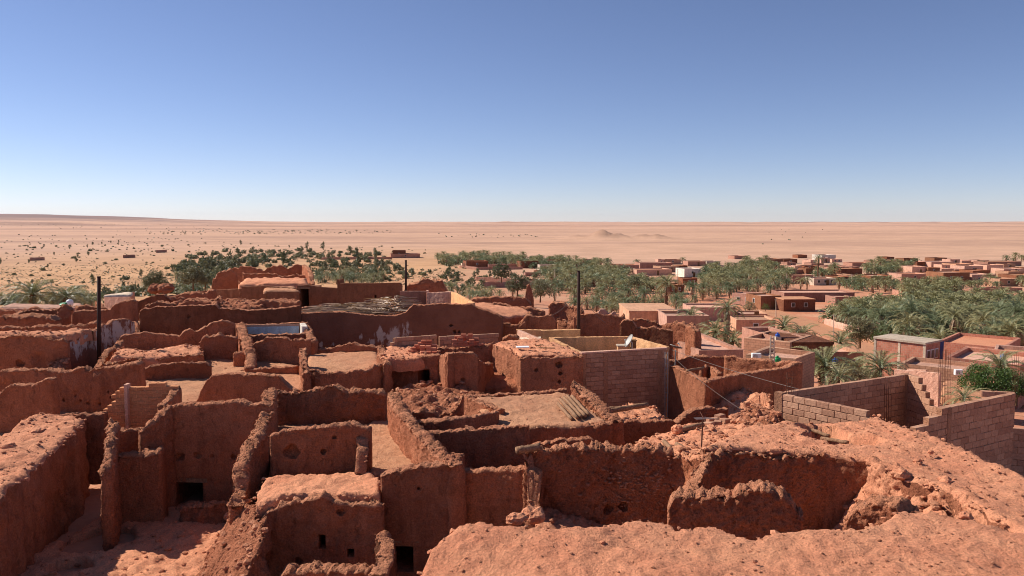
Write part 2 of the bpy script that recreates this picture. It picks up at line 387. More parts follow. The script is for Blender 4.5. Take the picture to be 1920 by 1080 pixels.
# ------------------------------------------------------------------ builders for the old town
def resample(pts, cell):
    pts = np.asarray(pts, float); s = np.concatenate([[0], np.cumsum(np.hypot(np.diff(pts[:, 0]), np.diff(pts[:, 1])))])
    n = max(3, int(round(s[-1] / cell))); u = np.linspace(0, s[-1], n + 1)
    return np.stack([np.interp(u, s, pts[:, i]) for i in range(3)], 1), u
def cut(o, cv, cf):
    "take a solid out of a mesh object (world coordinates)"
    me = mesh('c', np.asarray(cv) - np.array(WL[o]), cf, o.data.materials[0])
    bm = bmesh.new(); bm.from_mesh(me); bmesh.ops.recalc_face_normals(bm, faces=bm.faces); bm.to_mesh(me); bm.free()
    c = bpy.data.objects.new('c', me); C.objects.link(c); c.parent = o.parent; c.location = o.location
    md = o.modifiers.new('b', 'BOOLEAN'); md.operation = 'DIFFERENCE'; md.solver = 'EXACT'; md.object = c
    dg = bpy.context.evaluated_depsgraph_get(); new = bpy.data.meshes.new_from_object(o.evaluated_get(dg))
    ok = len(new.polygons) > 20 and len(new.materials) >= 1
    o.modifiers.remove(md)
    if ok:
        old = o.data; o.data = new; bpy.data.meshes.remove(old)
    bpy.data.objects.remove(c); bpy.data.meshes.remove(me)
def ico(sub=1):
    bm = bmesh.new(); bmesh.ops.create_icosphere(bm, subdivisions=sub, radius=1)
    v = np.array([x.co[:] for x in bm.verts]); f = [[y.index for y in x.verts] for x in bm.faces]; bm.free(); return v, f
ICO1, ICO2, ICO3 = ico(1), ico(2), ico(3)
def wall(parent, pts, base, t=.4, mat='mud', side=1, rough=.045, top=.075, cell=None, holes=(), pits=(), name='wall', batter=.04, sharp=False):
    "an earth wall with a worn, rounded top swept along a line; pts = (x, y, top z) on its near face"
    pts = np.asarray(pts, float)
    if cell is None: cell = float(np.clip(np.mean(pts[:, 1]) * .0027, .035, .3))
    p, u = resample(pts, cell); N = len(p); zb = CZ - base; top = top * float(np.clip(pts[:, 1].mean() / 26, 1, 2.8))
    d = np.gradient(p[:, :2], axis=0); d /= np.maximum(np.hypot(d[:, 0], d[:, 1]), 1e-6)[:, None]
    n = np.stack([-d[:, 1], d[:, 0]], 1) * side
    q = p.copy(); q[:, 2] *= .3
    zt = p[:, 2] + (top if sharp else top * (.75 * fbm(q * .8, 2) - 2.6 * np.clip(vn(q * 1.7 + 50) - .45, 0, .5) + 1.6 * np.clip(vn(q * 2.6 + 90) - .5, 0, .4) + .3 * vn(q * 8) + .35 * vn(q * 15) + .35 * vn(q * 28))) * (0 if sharp else 1)
    zt = np.maximum(zt, zb + .12)
    t = t if sharp else t * .82; r = .012 if sharp else min(.045, t * .14)
    H = float((zt - zb).max()); nz = max(3, int(H / cell)); Mx = 2 * (nz + 1) + 4
    k = np.linspace(0, 1, nz + 1)
    V = np.zeros((N, Mx, 3)); ND = np.zeros((N, Mx, 3))
    tt = np.full(N, t) * (1 + .16 * fbm(q * .9 + 5, 2))
    if not sharp: tt[[0, -1]] *= .72
    off = (t - tt) / 2
    for j in range(nz + 1):
        z = zb + (zt - r - zb) * k[j]
        b = batter * (1 - k[j])
        V[:, j, :2] = p[:, :2] + n * (off - b)[:, None]; V[:, j, 2] = z; ND[:, j, :2] = -n
        jj = Mx - 1 - j
        V[:, jj, :2] = p[:, :2] + n * (off + tt + b)[:, None]; V[:, jj, 2] = z; ND[:, jj, :2] = n
    for j, (a, dz) in enumerate(((.06, .4), (.3, 0), (.7, 0), (.94, .4))):
        V[:, nz + 1 + j, :2] = p[:, :2] + n * (off + tt * a)[:, None]; V[:, nz + 1 + j, 2] = zt - r * dz; ND[:, nz + 1 + j] = (0, 0, 1)
    vf = V.reshape(-1, 3); nd = ND.reshape(-1, 3)
    dep = (zt[:, None] - V[:, :, 2]).reshape(-1)
    crumb = np.exp(-np.maximum(dep, 0) / .22)
    disp = rough * np.where(np.abs(nd[:, 2]) > .5, 1.0, 0) * (.6 * vn(vf * 6.3 + 2) + .7 * vn(vf * 13 + 5)) + rough * (.7 * vn(vf * .9) + .35 * vn(vf * 4.2 + 3) + .45 * vn(vf * 10) + .5 * vn(vf * 21)) + rough * crumb * (1.0 * vn(vf * 8.5 + 7) + .9 * vn(vf * 16))
    # hollows where plaster has dropped off
    disp = disp - rough * 2.2 * np.clip(fbm(vf * 1.15 + 31, 3) - .28, 0, .4) * 2
    if not sharp:
        pk = np.clip(vn(vf * np.array([6.5, 6.5, 3.6]) + 11) - .42, 0, .35) / .35; mk_ = np.clip(fbm(vf * .55 + 77, 2) * 1.6 + .35, 0, 1)
        disp = disp - np.where(np.abs(nd[:, 2]) < .5, pk * mk_ * min(.055, rough * 1.2), 0)
    vf = vf + nd * disp[:, None]
    idx = np.arange(N * Mx).reshape(N, Mx)
    f = []
    a, b_, c, e = idx[:-1, :-1], idx[1:, :-1], idx[1:, 1:], idx[:-1, 1:]
    f += np.stack([a, b_, c, e], -1).reshape(-1, 4).tolist()
    f += np.stack([idx[:-1, 0], idx[:-1, -1], idx[1:, -1], idx[1:, 0]], -1).tolist()
    for j in range(nz):
        f.append([idx[0, j], idx[0, j + 1], idx[0, Mx - 2 - j], idx[0, Mx - 1 - j]])
        f.append([idx[-1, j], idx[-1, Mx - 1 - j], idx[-1, Mx - 2 - j], idx[-1, j + 1]])
    f.append([idx[0, j] for j in range(nz, nz + 6)]); f.append([idx[-1, j] for j in range(nz + 5, nz - 1, -1)])
    f = [[int(i) for i in x] for x in f]
    if side < 0: f = [x[::-1] for x in f]
    tmat = 'cap' if mat in ('mud', 'mud2', 'rubblewall', 'peeled', 'peeled2') and not sharp else None  # top faces and their crumbs take the painted sunlit tone
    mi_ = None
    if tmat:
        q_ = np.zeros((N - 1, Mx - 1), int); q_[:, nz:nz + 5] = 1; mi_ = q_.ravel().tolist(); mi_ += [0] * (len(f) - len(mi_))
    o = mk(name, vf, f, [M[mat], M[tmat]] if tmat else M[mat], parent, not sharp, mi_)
    spx = np.array([proj(*x)[0] for x in np.stack([p[:, 0], p[:, 1], (zt + zb) / 2], 1)])
    if not sharp and pts[:, 1].mean() < 62 and parent is not None:
        g = np.random.default_rng(int(abs(p[0, 0]) * 97 + p[0, 1] * 13)); Lw = u[-1]; nn_ = int(Lw * (13 if pts[:, 1].mean() < 32 else 8)); cp = []
        for q_ in range(nn_):
            i_ = g.integers(0, N); w_ = t * g.choice((g.uniform(-.02, .2), g.uniform(.1, .9)))
            cp.append((p[i_, 0] + n[i_, 0] * w_, p[i_, 1] + n[i_, 1] * w_, zt[i_] - .03))
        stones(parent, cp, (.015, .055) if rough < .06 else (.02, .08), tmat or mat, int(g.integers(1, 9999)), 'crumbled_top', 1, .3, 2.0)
    for h in holes:
        x0, y0, x1, y1, dp = h[:5]
        A = np.array([np.interp(x0, spx, p[:, 0]), np.interp(x0, spx, p[:, 1])]); B = np.array([np.interp(x1, spx, p[:, 0]), np.interp(x1, spx, p[:, 1])])
        dd = (B - A) / np.linalg.norm(B - A); nn = np.array([-dd[1], dd[0]]) * side
        zl, zh = CZ + A[1] * yz(y1), CZ + A[1] * yz(y0)
        def bx(g, i0, i1):
            v = []
            for z in (zl - g, zh + g):
                for w_ in (i0, i1):
                    for s_, e_ in ((A, -1), (B, 1)): v.append((*(s_ + dd * e_ * g + nn * w_), z))
            return v, [(0, 2, 3, 1), (4, 5, 7, 6), (0, 1, 5, 4), (2, 6, 7, 3), (0, 4, 6, 2), (1, 3, 7, 5)]
        cv, cf = bx(0, -.5, t + .45); cut(o, cv, cf)
        v, ff = bx(.05, t * .75, t * .75 + dp)
        ff = [x[::-1] for i, x in enumerate(ff) if i != 2]
        mk('opening_recess', v, ff, M[mat], parent)
        if np.linalg.norm(B - A) > .45:
            lv = []
            for z in (zh - .02, zh + .1):
                for w_ in (-.03, t * .6):
                    for s_, e_ in ((A, -1), (B, 1)): lv.append((*(s_ + dd * e_ * .14 + nn * w_), z))
            mk('lintel', lv, [(0, 2, 3, 1), (4, 5, 7, 6), (0, 1, 5, 4), (2, 6, 7, 3), (0, 4, 6, 2), (1, 3, 7, 5)], M['log'], parent)
    for x0, y0, rr in pits:
        A = np.array([np.interp(x0, spx, p[:, 0]), np.interp(x0, spx, p[:, 1])]); i = int(np.argmin(np.abs(spx - x0)))
        z = CZ + A[1] * yz(y0); v = ICO2[0] * (1 + .35 * vn(ICO2[0] * 1.8 + x0))[:, None]
        fr = np.stack([np.array([d[i, 0], d[i, 1], 0]), np.array([n[i, 0], n[i, 1], 0]), np.array([0, 0, 1.])])
        v = (v * np.array([rr, min(rr * 1.3, .2), rr * .9])) @ fr + np.array([A[0] + n[i, 0] * .02, A[1] + n[i, 1] * .02, z])
        cut(o, v, ICO2[1])
    return o
def wf(parent, plan, prof, base, t=.4, mat='mud', **kw):
    "a wall seen broadside: plan = (pixel column, distance), prof = its skyline in pixels"
    pts = [(PX(px, Y, -5.8), Y, 0) for px, Y in plan]
    cell = kw.pop('cell', None) or float(np.clip(np.mean([q[1] for q in plan]) * .0027, .035, .3))
    p, u = resample(pts, cell)
    xs = [a for a, b in prof]; ys = [b for a, b in prof]
    for it in range(2):
        z0 = p[:, 2] if it else np.full(len(p), CZ - 5.8)
        px = np.array([proj(p[i, 0], p[i, 1], z0[i])[0] for i in range(len(p))])
        py = np.interp(px, xs, ys); p[:, 2] = CZ + np.array([p[i, 1] * yz(py[i]) for i in range(len(p))])
    return wall(parent, p, base, t, mat, cell=cell, **kw)
def wd(parent, pix, base, t=.45, mat='mud', **kw):
    "a wall running into depth: pix = (pixel x, pixel y, drop below camera) along its top"
    return wall(parent, [P(*q) for q in pix], base, t, mat, **kw)
def inside(poly, x, y):
    r = np.zeros(len(x), bool); n = len(poly)
    for i in range(n):
        x0, y0 = poly[i]; x1, y1 = poly[(i + 1) % n]
        c = ((y0 > y) != (y1 > y)) & (x < (x1 - x0) * (y - y0) / (y1 - y0 + 1e-12) + x0); r ^= c
    return r
HF = {}
def patch(name, parent, mat, outline, thick=.4, rough=.035, cell=None, extra=(), pits=(), lump=0, world=False):
    "a lumpy earth surface (roof, floor, heap) with worn edges and sides; outline = (pixel x, pixel y, drop)"
    W = np.array(outline if world else [P(*q) for q in outline]); E = np.array([P(*q) for q in extra]).reshape(-1, 3)
    ctrl = np.concatenate([W, E]) if len(E) else W
    # denser control along the outline
    den = np.concatenate([W + (np.roll(W, -1, 0) - W) * s for s in (0, .33, .67)]); ctrl = np.concatenate([den, E]) if len(E) else den
    if cell is None: cell = float(np.clip(W[:, 1].mean() * .0034, .045, .3))
    A = np.c_[ctrl[:, :2], np.ones(len(ctrl))]; co, *_ = np.linalg.lstsq(A, ctrl[:, 2], rcond=None); res = ctrl[:, 2] - A @ co
    def height(x, y):
        x = np.atleast_1d(np.asarray(x, float)); y = np.atleast_1d(np.asarray(y, float))
        d2 = (x[:, None] - ctrl[:, 0]) ** 2 + (y[:, None] - ctrl[:, 1]) ** 2 + .02
        wt = d2 ** -1.5; z = co[0] * x + co[1] * y + co[2] + (wt * res).sum(1) / wt.sum(1)
        q = np.stack([x, y, 0 * x], 1)
        z = z + rough * (1.6 * fbm(q * 1.1, 2) + .8 * fbm(q * 4.5, 2) + .5 * vn(q * 10) + .4 * vn(q * 19)) + lump * np.maximum(0, fbm(q * 2.6 + 9, 2)) * 2
        for px, py, D, ra, dp in pits:
            c = P(px, py, D); rr = np.hypot(x - c[0], (y - c[1])) / ra * (1 + .25 * vn(q * 2.2))
            z = z - dp * np.clip((1.1 - rr) / .16, 0, 1)
        return z
    x0, y0 = W[:, :2].min(0) - cell; x1, y1 = W[:, :2].max(0) + cell
    nx, ny = int((x1 - x0) / cell) + 2, int((y1 - y0) / cell) + 2
    gx, gy = np.meshgrid(x0 + np.arange(nx) * cell, y0 + np.arange(ny) * cell); gx, gy = gx.ravel(), gy.ravel()
    poly = W[:, :2]
    cx = (gx + cell / 2); cy = (gy + cell / 2)
    ok = inside(poly, cx, cy).reshape(ny, nx); ok[-1] = False; ok[:, -1] = False
    idx = np.arange(nx * ny).reshape(ny, nx)
    I, J = np.nonzero(ok)
    quad = np.stack([idx[I, J], idx[I, J + 1], idx[I + 1, J + 1], idx[I + 1, J]], 1)
    cnt = {}
    for qd in quad.tolist():
        for a, b in ((0, 1), (1, 2), (2, 3), (3, 0)): cnt[(qd[a], qd[b])] = 1
    bed = [(a, b) for (a, b) in cnt if (b, a) not in cnt]
    used = np.unique(quad); remap = -np.ones(nx * ny, int); remap[used] = np.arange(len(used))
    vx, vy = gx[used].copy(), gy[used].copy()
    bv = np.unique(np.array(bed).ravel()) if bed else np.array([], int); bi = remap[bv]
    bx_, by_ = vx[bi], vy[bi]; best = np.full(len(bi), 1e9); tx, ty = bx_.copy(), by_.copy()
    for i in range(len(poly)):
        a = poly[i]; b = poly[(i + 1) % len(poly)]; ab = b - a
        tt = np.clip(((bx_ - a[0]) * ab[0] + (by_ - a[1]) * ab[1]) / (ab @ ab + 1e-9), 0, 1)
        qx, qy = a[0] + ab[0] * tt, a[1] + ab[1] * tt; dd = np.hypot(qx - bx_, qy - by_); m = dd < best
        best[m] = dd[m]; tx[m] = qx[m]; ty[m] = qy[m]
    q = np.stack([tx, ty, 0 * tx], 1)
    vx[bi] = tx + rough * 1.6 * vn(q * 3.1); vy[bi] = ty + rough * 1.6 * vn(q * 3.1 + 40)
    vz = height(vx, vy)
    vz[bi] -= min(.06, thick * .3) + rough * .6 * (1 + vn(q * 6))
    V = [np.stack([vx, vy, vz], 1)]; faces = remap[quad].tolist(); nb = len(used)
    if thick > 0 and len(bi):
        rows = max(1, int(thick / (cell * 1.3))); pos = {int(b): i for i, b in enumerate(bi)}
        nrm = np.zeros((len(bi), 2))
        for a, b in bed:
            i, j = pos[remap[a]], pos[remap[b]]
            e = np.array([vy[bi[j]] - vy[bi[i]], -(vx[bi[j]] - vx[bi[i]])]); nrm[i] += e; nrm[j] += e
        nrm /= np.maximum(np.hypot(nrm[:, 0], nrm[:, 1]), 1e-6)[:, None]
        prev = bi.copy(); base = V[0][bi]
        for r_ in range(1, rows + 1):
            vv = base.copy(); vv[:, 2] -= thick * r_ / rows
            ds = rough * (.8 * vn(vv * 1.7) + .8 * vn(vv * 5.2 + 3) + .7 * vn(vv * 11)) + .05 * r_ / rows
            vv[:, :2] += nrm * ds[:, None]; V.append(vv); cur = nb + np.arange(len(bi)); nb += len(bi)
            for a, b in bed:
                i, j = pos[remap[a]], pos[remap[b]]; faces.append([int(prev[i]), int(cur[i]), int(cur[j]), int(prev[j])])
            prev = cur
    sk = thick > .5 and mat in ('roof', 'floor'); nt = len(quad)
    o = mk(name, np.concatenate(V), faces, [M[mat], M['mud']] if sk else M[mat], parent, True, [0] * nt + [1] * (len(faces) - nt) if sk else None)
    HF[o] = (height, poly)
    if thick > .25 and W[:, 1].mean() < 48 and parent is not None and name not in ('floor', 'yard_floor'):
        g = np.random.default_rng(int(abs(W[0, 0]) * 31 + W[0, 1] * 7)); cp = []
        for i in range(len(W)):
            a, b = W[i], W[(i + 1) % len(W)]; L = np.linalg.norm(b[:2] - a[:2])
            for k in range(int(L * 9)):
                q = a + (b - a) * g.random() + np.array([g.normal(0, .05), g.normal(0, .05), 0]); cp.append((q[0], q[1]))
        if cp:
            cp = np.array(cp); cp = np.c_[cp, height(cp[:, 0], cp[:, 1]) - .07]; stones(parent, cp, (.015, .065), mat, 3, 'crumbled_edge', 1, .3, 1.8)
    return o
def scatter(o, n, rs):
    "n points on a patch"
    h, poly = HF[o]; a, b = poly.min(0), poly.max(0); g = np.random.default_rng(rs); r = []
    while len(r) < n:
        x = g.uniform(a[0], b[0], n * 2); y = g.uniform(a[1], b[1], n * 2); m = inside(poly, x, y)
        z = h(x[m], y[m]); r += list(zip(x[m], y[m], z))
    return r[:n]
def stones(parent, pts, size, mat='stone', rs=1, name='loose_stones', sub=1, sink=.38, pw=2.2):
    "many stones as one mass"
    g = np.random.default_rng(rs); B, Fc = (ICO1 if sub == 1 else ICO2); V = []; Fs = []; n = 0
    Fa = np.array(Fc)
    for x, y, z in pts:
        s = size[0] + (size[1] - size[0]) * g.random() ** pw
        v = B * (1 + g.uniform(-.28, .28, (len(B), 1))) * np.array([1, g.uniform(.6, 1.1), g.uniform(.35, .7)]) * s
        a = g.uniform(0, 6.28); c, k = math.cos(a), math.sin(a)
        v = np.stack([v[:, 0] * c - v[:, 1] * k, v[:, 0] * k + v[:, 1] * c, v[:, 2]], 1) + np.array([x, y, z + s * (.5 - sink)])
        V.append(v); Fs.append(Fa + n); n += len(v)
    o = mk(name, np.concatenate(V), np.concatenate(Fs).tolist(), M[mat], parent); o['kind'] = 'stuff'; return o
def rock(px, py, D, s, label, rs=0, group=None, mat='roof', z=0, sq=.7):
    g = np.random.default_rng(rs + 50); v = ICO3[0]; v = v * (1 + .5 * fbm(v * 1.3 + rs * 3.7, 3) + .2 * vn(v * 3.4 + rs) + .1 * vn(v * 7 + rs))[:, None]
    v = v * np.array([s, s * g.uniform(.75, 1.1), s * sq]); c = P(px, py, D)
    o = mk('rock', v + np.array([c[0], c[1], c[2] + s * .3 + z]), ICO3[1], M[mat], None, False); return tag(o, label, 'rock', group)
def bevbox(l, w_, h, b=.012):
    bm = bmesh.new(); bmesh.ops.create_cube(bm, size=1)
    for v in bm.verts: v.co = Vector((v.co.x * l, v.co.y * w_, v.co.z * h))
    bmesh.ops.bevel(bm, geom=bm.edges[:], offset=b, segments=1, affect='EDGES')
    v = [x.co[:] for x in bm.verts]; f = [[y.index for y in x.verts] for x in bm.faces]; bm.free(); return v, f
_bm = {}
def blockmesh(l, w_, h, mat, b=.012, key=0):
    k = (round(l, 3), round(w_, 3), round(h, 3), mat, key)
    if k not in _bm:
        v, f = bevbox(l, w_, h, b); g = np.random.default_rng(int(l * 1000) + key)
        v = np.array(v) + g.uniform(-.006, .006, (len(v), 3)) * (b > .008); _bm[k] = mesh('block', v, f, M[mat])
    return _bm[k]
def blockwall(parent, A, B, prof, base, bl=.4, bh=.2, th=.16, mat='block', mortar='mortar', name='block', gap=.012, jit=.004, side=1):
    "masonry of single blocks on a recessed mortar core; A, B = plan points, prof = (u 0..1, top z)"
    A = np.array(A[:2]); B = np.array(B[:2]); L = np.linalg.norm(B - A); d = (B - A) / L; n = np.array([-d[1], d[0]]) * side
    zt = max(z for u, z in prof); zb = CZ - base; nc = int(math.ceil((zt - zb) / bh)); z0 = zt - nc * bh
    ang = math.atan2(d[1], d[0]); us = [u for u, z in prof]; zs = [z for u, z in prof]
    g = random.Random(int(L * 1000)); core = MB(); cnt = 0
    for k in range(nc):
        zc = z0 + (k + .5) * bh; s = -bl / 2 if k % 2 else 0.0; lo = hi = None
        while s < L - .02:
            a, b = max(0, s), min(L, s + bl); l = b - a
            if l > .06:
                if z0 + (k + 1) * bh <= np.interp((a + b) / 2 / L, us, zs) + .03:
                    if lo is None: lo = a
                    hi = b
                    m = A + d * (a + b) / 2 + n * (th / 2 + g.uniform(-jit, jit))
                    key = g.randrange(3) if l > bl - .01 else 0
                    inst(name, blockmesh(round(l, 2) - gap, th, bh - gap, mat, key=key), parent, (m[0], m[1], zc + g.uniform(-.003, .003)), (g.uniform(-.012, .012), g.uniform(-.008, .008), ang + g.uniform(-.01, .01))); cnt += 1
            s += bl
        if lo is not None:
            q = [A + d * lo + n * .01, A + d * hi + n * .01, A + d * hi + n * (th - .01), A + d * lo + n * (th - .01)]
            za, zb2 = z0 + k * bh - .004 * (k % 2), z0 + (k + 1) * bh - .012
            v = [(*x, za) for x in q] + [(*x, zb2) for x in q]
            core.add(v, [(3, 2, 1, 0), (4, 5, 6, 7), (0, 1, 5, 4), (1, 2, 6, 5), (2, 3, 7, 6), (3, 0, 4, 7)])
    core.build('mortar_core', M[mortar], parent); return cnt
def house(label, px, py, D, name='ruined_house', cat='ruin', group='ruined mud houses of the old town'):
    return thing(name, label, cat, P(px, py, D), group)
def log(parent, a, b, r, name='log', mat='log'):
    a, b = Vector(a), Vector(b); K = 9; pts = []; g = random.Random(int(a.x * 991 + b.y * 77))
    for i in range(K):
        p = a.lerp(b, i / (K - 1)); pts.append(p + Vector((g.uniform(-1, 1), g.uniform(-1, 1), g.uniform(-1, 1))) * r * .12)
    m = MB(); m.tube(pts, [r * g.uniform(.86, 1.08) for _ in range(K)], 9); return m.build(name, M[mat], parent, True)
# ------------------------------------------------------------------ the old town, near to far
RW = dict(mat='rubblewall', rough=.075, top=.09)
SM = dict(rough=.012, top=.012, sharp=True, batter=0)
# the roof in the foreground
h = house('broad crumbling earth roof filling the bottom foreground, strewn with small stones', 1350, 1040, 4.4, 'earth_roof', 'roof', None)
sil = [(560, 1180, 5.0), (745, 1120, 4.75), (785, 1078, 4.55), (806, 1030, 4.4), (850, 990, 4.25), (900, 976, 4.2), (960, 984, 4.2), (1060, 990, 4.2), (1120, 988, 4.2), (1185, 972, 4.2), (1245, 974, 4.2), (1275, 990, 4.2), (1340, 984, 4.2), (1405, 1006, 4.22), (1460, 994, 4.2), (1560, 990, 4.2), (1610, 994, 4.2), (1650, 978, 4.2), (1690, 954, 4.2), (1760, 960, 4.2), (1840, 978, 4.2), (1960, 1004, 4.15), (2150, 1040, 4.1), (2300, 1250, 4.1), (1600, 1400, 4.1), (900, 1400, 4.3)]
fg = patch('earth_surface', h, 'roof', sil, 2.6, .035, .05, lump=.015)
stones(h, scatter(fg, 2200, 3), (.005, .03), 'stone', 5, pw=3)
for i, (px, py, s, lb) in enumerate(((1000, 962, .17, 'jagged lump of fallen wall at the edge of the foreground roof'), (1130, 1010, .035, 'small stone near the middle of the foreground roof'), (1810, 962, .09, 'flat pale stone at the right rim of the foreground roof'), (1415, 1046, .03, 'small dark stone low on the foreground roof'))):
    rock(px, py + 8, 4.2 if i else 4.35, s, lb, i)
rock(968, 978, 4.3, .13, 'lower boulder leaning against the jagged lump by the foreground roof', 31)
# right-hand roof
h = house('wide sloping earth roof on the right with a collapsed hole near its far end', 1700, 870, 5, 'earth_roof', 'roof', None)
out = [(1318, 842, 5.0), (1392, 800, 5.15), (1470, 792, 5.3), (1560, 792, 5.3), (1600, 790, 5.28), (1645, 777, 5.2), (1780, 832, 5.1), (1908, 890, 5.0), (2120, 985, 4.9), (2250, 1150, 4.8), (2050, 1075, 4.85), (1855, 968, 4.92), (1790, 925, 4.95), (1700, 893, 4.95), (1632, 858, 5.0), (1540, 845, 5.0), (1400, 842, 5.0)]
rr = patch('earth_surface', h, 'roof', out, 3.2, .045, .075, lump=.02, pits=((1532, 804, 5.3, .5, 1.3), (1568, 822, 5.2, .75, 1.5)))
stones(h, scatter(rr, 1300, 8), (.008, .05), 'stone', 6, pw=3)
wd(h, [(1624, 866, 5.0), (1660, 880, 4.97), (1700, 893, 4.95), (1790, 925, 4.95), (1858, 970, 4.92)], 8.2, .45, side=1, mat='roof', rough=.07, top=.04)
hs = patch('rubble_slope', h, 'roof', [(7.75, 16.3, 18.75), (7.8, 14.6, 18.8), (8.05, 13.0, 18.7), (7.5, 12.2, 18.3), (6.7, 12.9, 17.3), (6.5, 14.5, 16.9), (6.6, 16.2, 16.8)], 1.2, .06, .05, lump=.05, world=True)
stones(h, scatter(hs, 380, 9), (.02, .12), 'stone', 7, 'rubble_stones', pw=1.8)
wf(h, [(1312, 16.6), (1450, 16.55), (1620, 16.4)], [(1312, 853), (1400, 850), (1450, 856), (1540, 852), (1560, 859), (1620, 866)], 8.2, .5, **RW)
wd(h, [(1318, 850, 5.0), (1282, 905, 5.55), (1252, 948, 6.0)], 8.2, .4, **RW)
log(h, P(1505, 800, 5.45), P(1555, 818, 5.5), .05, 'roof_beam'); log(h, P(1540, 822, 5.5), P(1590, 830, 5.4), .05, 'roof_beam')
for i, (px, py, s, lb) in enumerate(((1690, 893, .16, 'grey boulder on the rubble slope of the right-hand roof'), (1720, 868, .09, 'brown stone lying on the right-hand roof above its rubble slope'), (1770, 905, .13, 'dark boulder half way down the right-hand rubble edge'), (1745, 850, .06, 'small stone in the middle of the right-hand earth roof'))):
    rock(px, py, 4.98, s, lb, 10 + i)
h = house('knobbly half-fallen wall just behind the foreground roof, right of centre', 1380, 960, 6.5, 'ruined_wall', 'wall', None)
wf(h, [(1250, 13.9), (1380, 13.6), (1505, 13.3)], [(1246, 965), (1262, 934), (1330, 928), (1375, 932), (1392, 920), (1430, 913), (1470, 927), (1490, 950), (1505, 975)], 7.4, .55, 'rubblewall', rough=.06, top=.035)
h = house('short boulder-like stump of wall between the right-hand roof and the foreground', 1635, 965, 6, 'ruined_wall', 'wall', None)
wf(h, [(1576, 12.9), (1640, 12.6), (1694, 12.2)], [(1574, 990), (1600, 958), (1640, 940), (1680, 946), (1694, 965)], 6.6, .6, 'rubblewall', rough=.06, top=.03)
# stony wall, centre front
h = house('long stony wall with pale pebbles showing, right of the near doorway block', 1150, 900, 7, 'ruined_wall', 'wall', None)
wf(h, [(985, 17.6), (1150, 17.5), (1316, 17.1)], [(985, 848), (1005, 842), (1030, 844), (1060, 838), (1140, 840), (1180, 843), (1235, 838), (1250, 850), (1316, 862)], 8.4, .45, holes=(), pits=((1140, 955, .14), (1168, 950, .13)), **RW)
g_ = random.Random(4); pts = []
for i in range(330):
    px = g_.gauss(1200, 62); py = g_.gauss(905, 30)
    if 1010 < px < 1310 and 850 < py < 962:
        Y = np.interp(px, [985, 1150, 1316], [17.6, 17.5, 17.1]) - .05; pts.append(PY(px, py, Y))
stones(h, pts, (.02, .065), 'stone', 12, 'embedded_stones')
wd(h, [(980, 850, 5.3), (992, 885, 5.7), (990, 925, 6.2), (985, 955, 6.5)], 8.4, .4, **RW)
hp = patch('fallen_earth', h, 'roof', [(1000, 920, 6.5), (1045, 915, 6.6), (1095, 922, 6.8), (1130, 950, 7.0), (1130, 1000, 7.0), (1005, 995, 6.7)], 1, .09)
stones(h, scatter(hp, 90, 10), (.03, .12), 'stone', 9)
o = log(None, P(968, 845, 5.25), P(1012, 838, 5.2), .09, 'palm_log'); tag(o, 'short palm log lying on the broken corner of the stony wall', 'log')
# doorway block
h = house('tall two-storey mud block with a square black doorway, bottom centre', 780, 990, 8, 'ruined_house', 'ruin')
wf(h, [(712, 17.55), (780, 17.5), (852, 17.4)], [(712, 893), (740, 884), (800, 874), (846, 868), (852, 880)], 8.5, .5, rough=.03, top=.06, holes=((729, 1021, 775, 1070, 2.2),), pits=((786, 916, .05),))
wd(h, [(727, 738, 5.3), (735, 762, 5.35), (752, 785, 5.38), (772, 806, 5.42), (790, 824, 5.48), (820, 852, 5.52), (844, 872, 5.56)], 8.0, .45, rough=.05, top=.1, side=1)
wd(h, [(848, 872, 5.58), (862, 858, 5.6), (872, 846, 5.7)], 8.0, .4)
wf(h, [(850, 17.9), (930, 17.8), (1000, 17.5)], [(850, 884), (900, 880), (975, 880), (1000, 868)], 8.2, .4, rough=.03, top=.06)
patch('floor', h, 'floor', [(690, 892, 6.35), (688, 800, 6.3), (705, 770, 6.3), (735, 770, 6.3), (800, 862, 6.3), (790, 890, 6.35)], 1.2, .03)
wd(h, [(702, 992, 6.55), (712, 1015, 6.62), (706, 1045, 6.72), (692, 1074, 6.85)], 8.5, .42, 'mud2', side=1, rough=.04)
# front-left block
h = house('low flat-roofed mud block with three small black holes, bottom left of centre', 600, 1000, 8)
patch('roof', h, 'roof', [(480, 945, 6.4), (482, 920, 6.35), (500, 893, 6.25), (600, 887, 6.25), (692, 884, 6.22), (714, 893, 6.2), (714, 928, 6.24), (690, 930, 6.26), (600, 926, 6.26), (530, 930, 6.28)], .3, .045)
wf(h, [(478, 17.05), (600, 16.9), (718, 17.0)], [(478, 992), (495, 962), (520, 948), (560, 941), (590, 935), (602, 930), (640, 945), (690, 950), (718, 948)], 8.5, .35, rough=.04, top=.07, holes=((597, 1003, 611, 1030, 1.2), (651, 1029, 664, 1044, .9)), pits=((560, 1050, .1), (640, 960, .1)))
wf(h, [(520, 15.5), (705, 15.3)], [(520, 1080), (540, 1072), (600, 1069), (690, 1072), (705, 1080)], 8.5, .5, rough=.05)
sl = patch('rubble_slope', h, 'rubblewall', [(458, 930, 6.6), (482, 955, 6.5), (500, 1000, 6.6), (478, 1040, 6.9), (455, 1100, 7.2), (350, 1110, 8.3), (420, 1000, 8.2), (440, 955, 7.9)], .6, .09)
stones(h, scatter(sl, 130, 20), (.03, .13), 'stone', 21, 'rubble_stones')
for i, (px, py, D, s, lb) in enumerate(((432, 972, 8.0, .17, 'largest pale stone at the foot of the rubble slope, left courtyard'), (425, 1012, 8.1, .13, 'angular stone on the sunlit courtyard floor'), (352, 1007, 8.2, .07, 'small flat stone in the middle of the sunlit courtyard floor'), (400, 955, 8.2, .22, 'clod of earth below the broken courtyard wall'))):
    rock(px, py, D, s, lb, 20 + i)
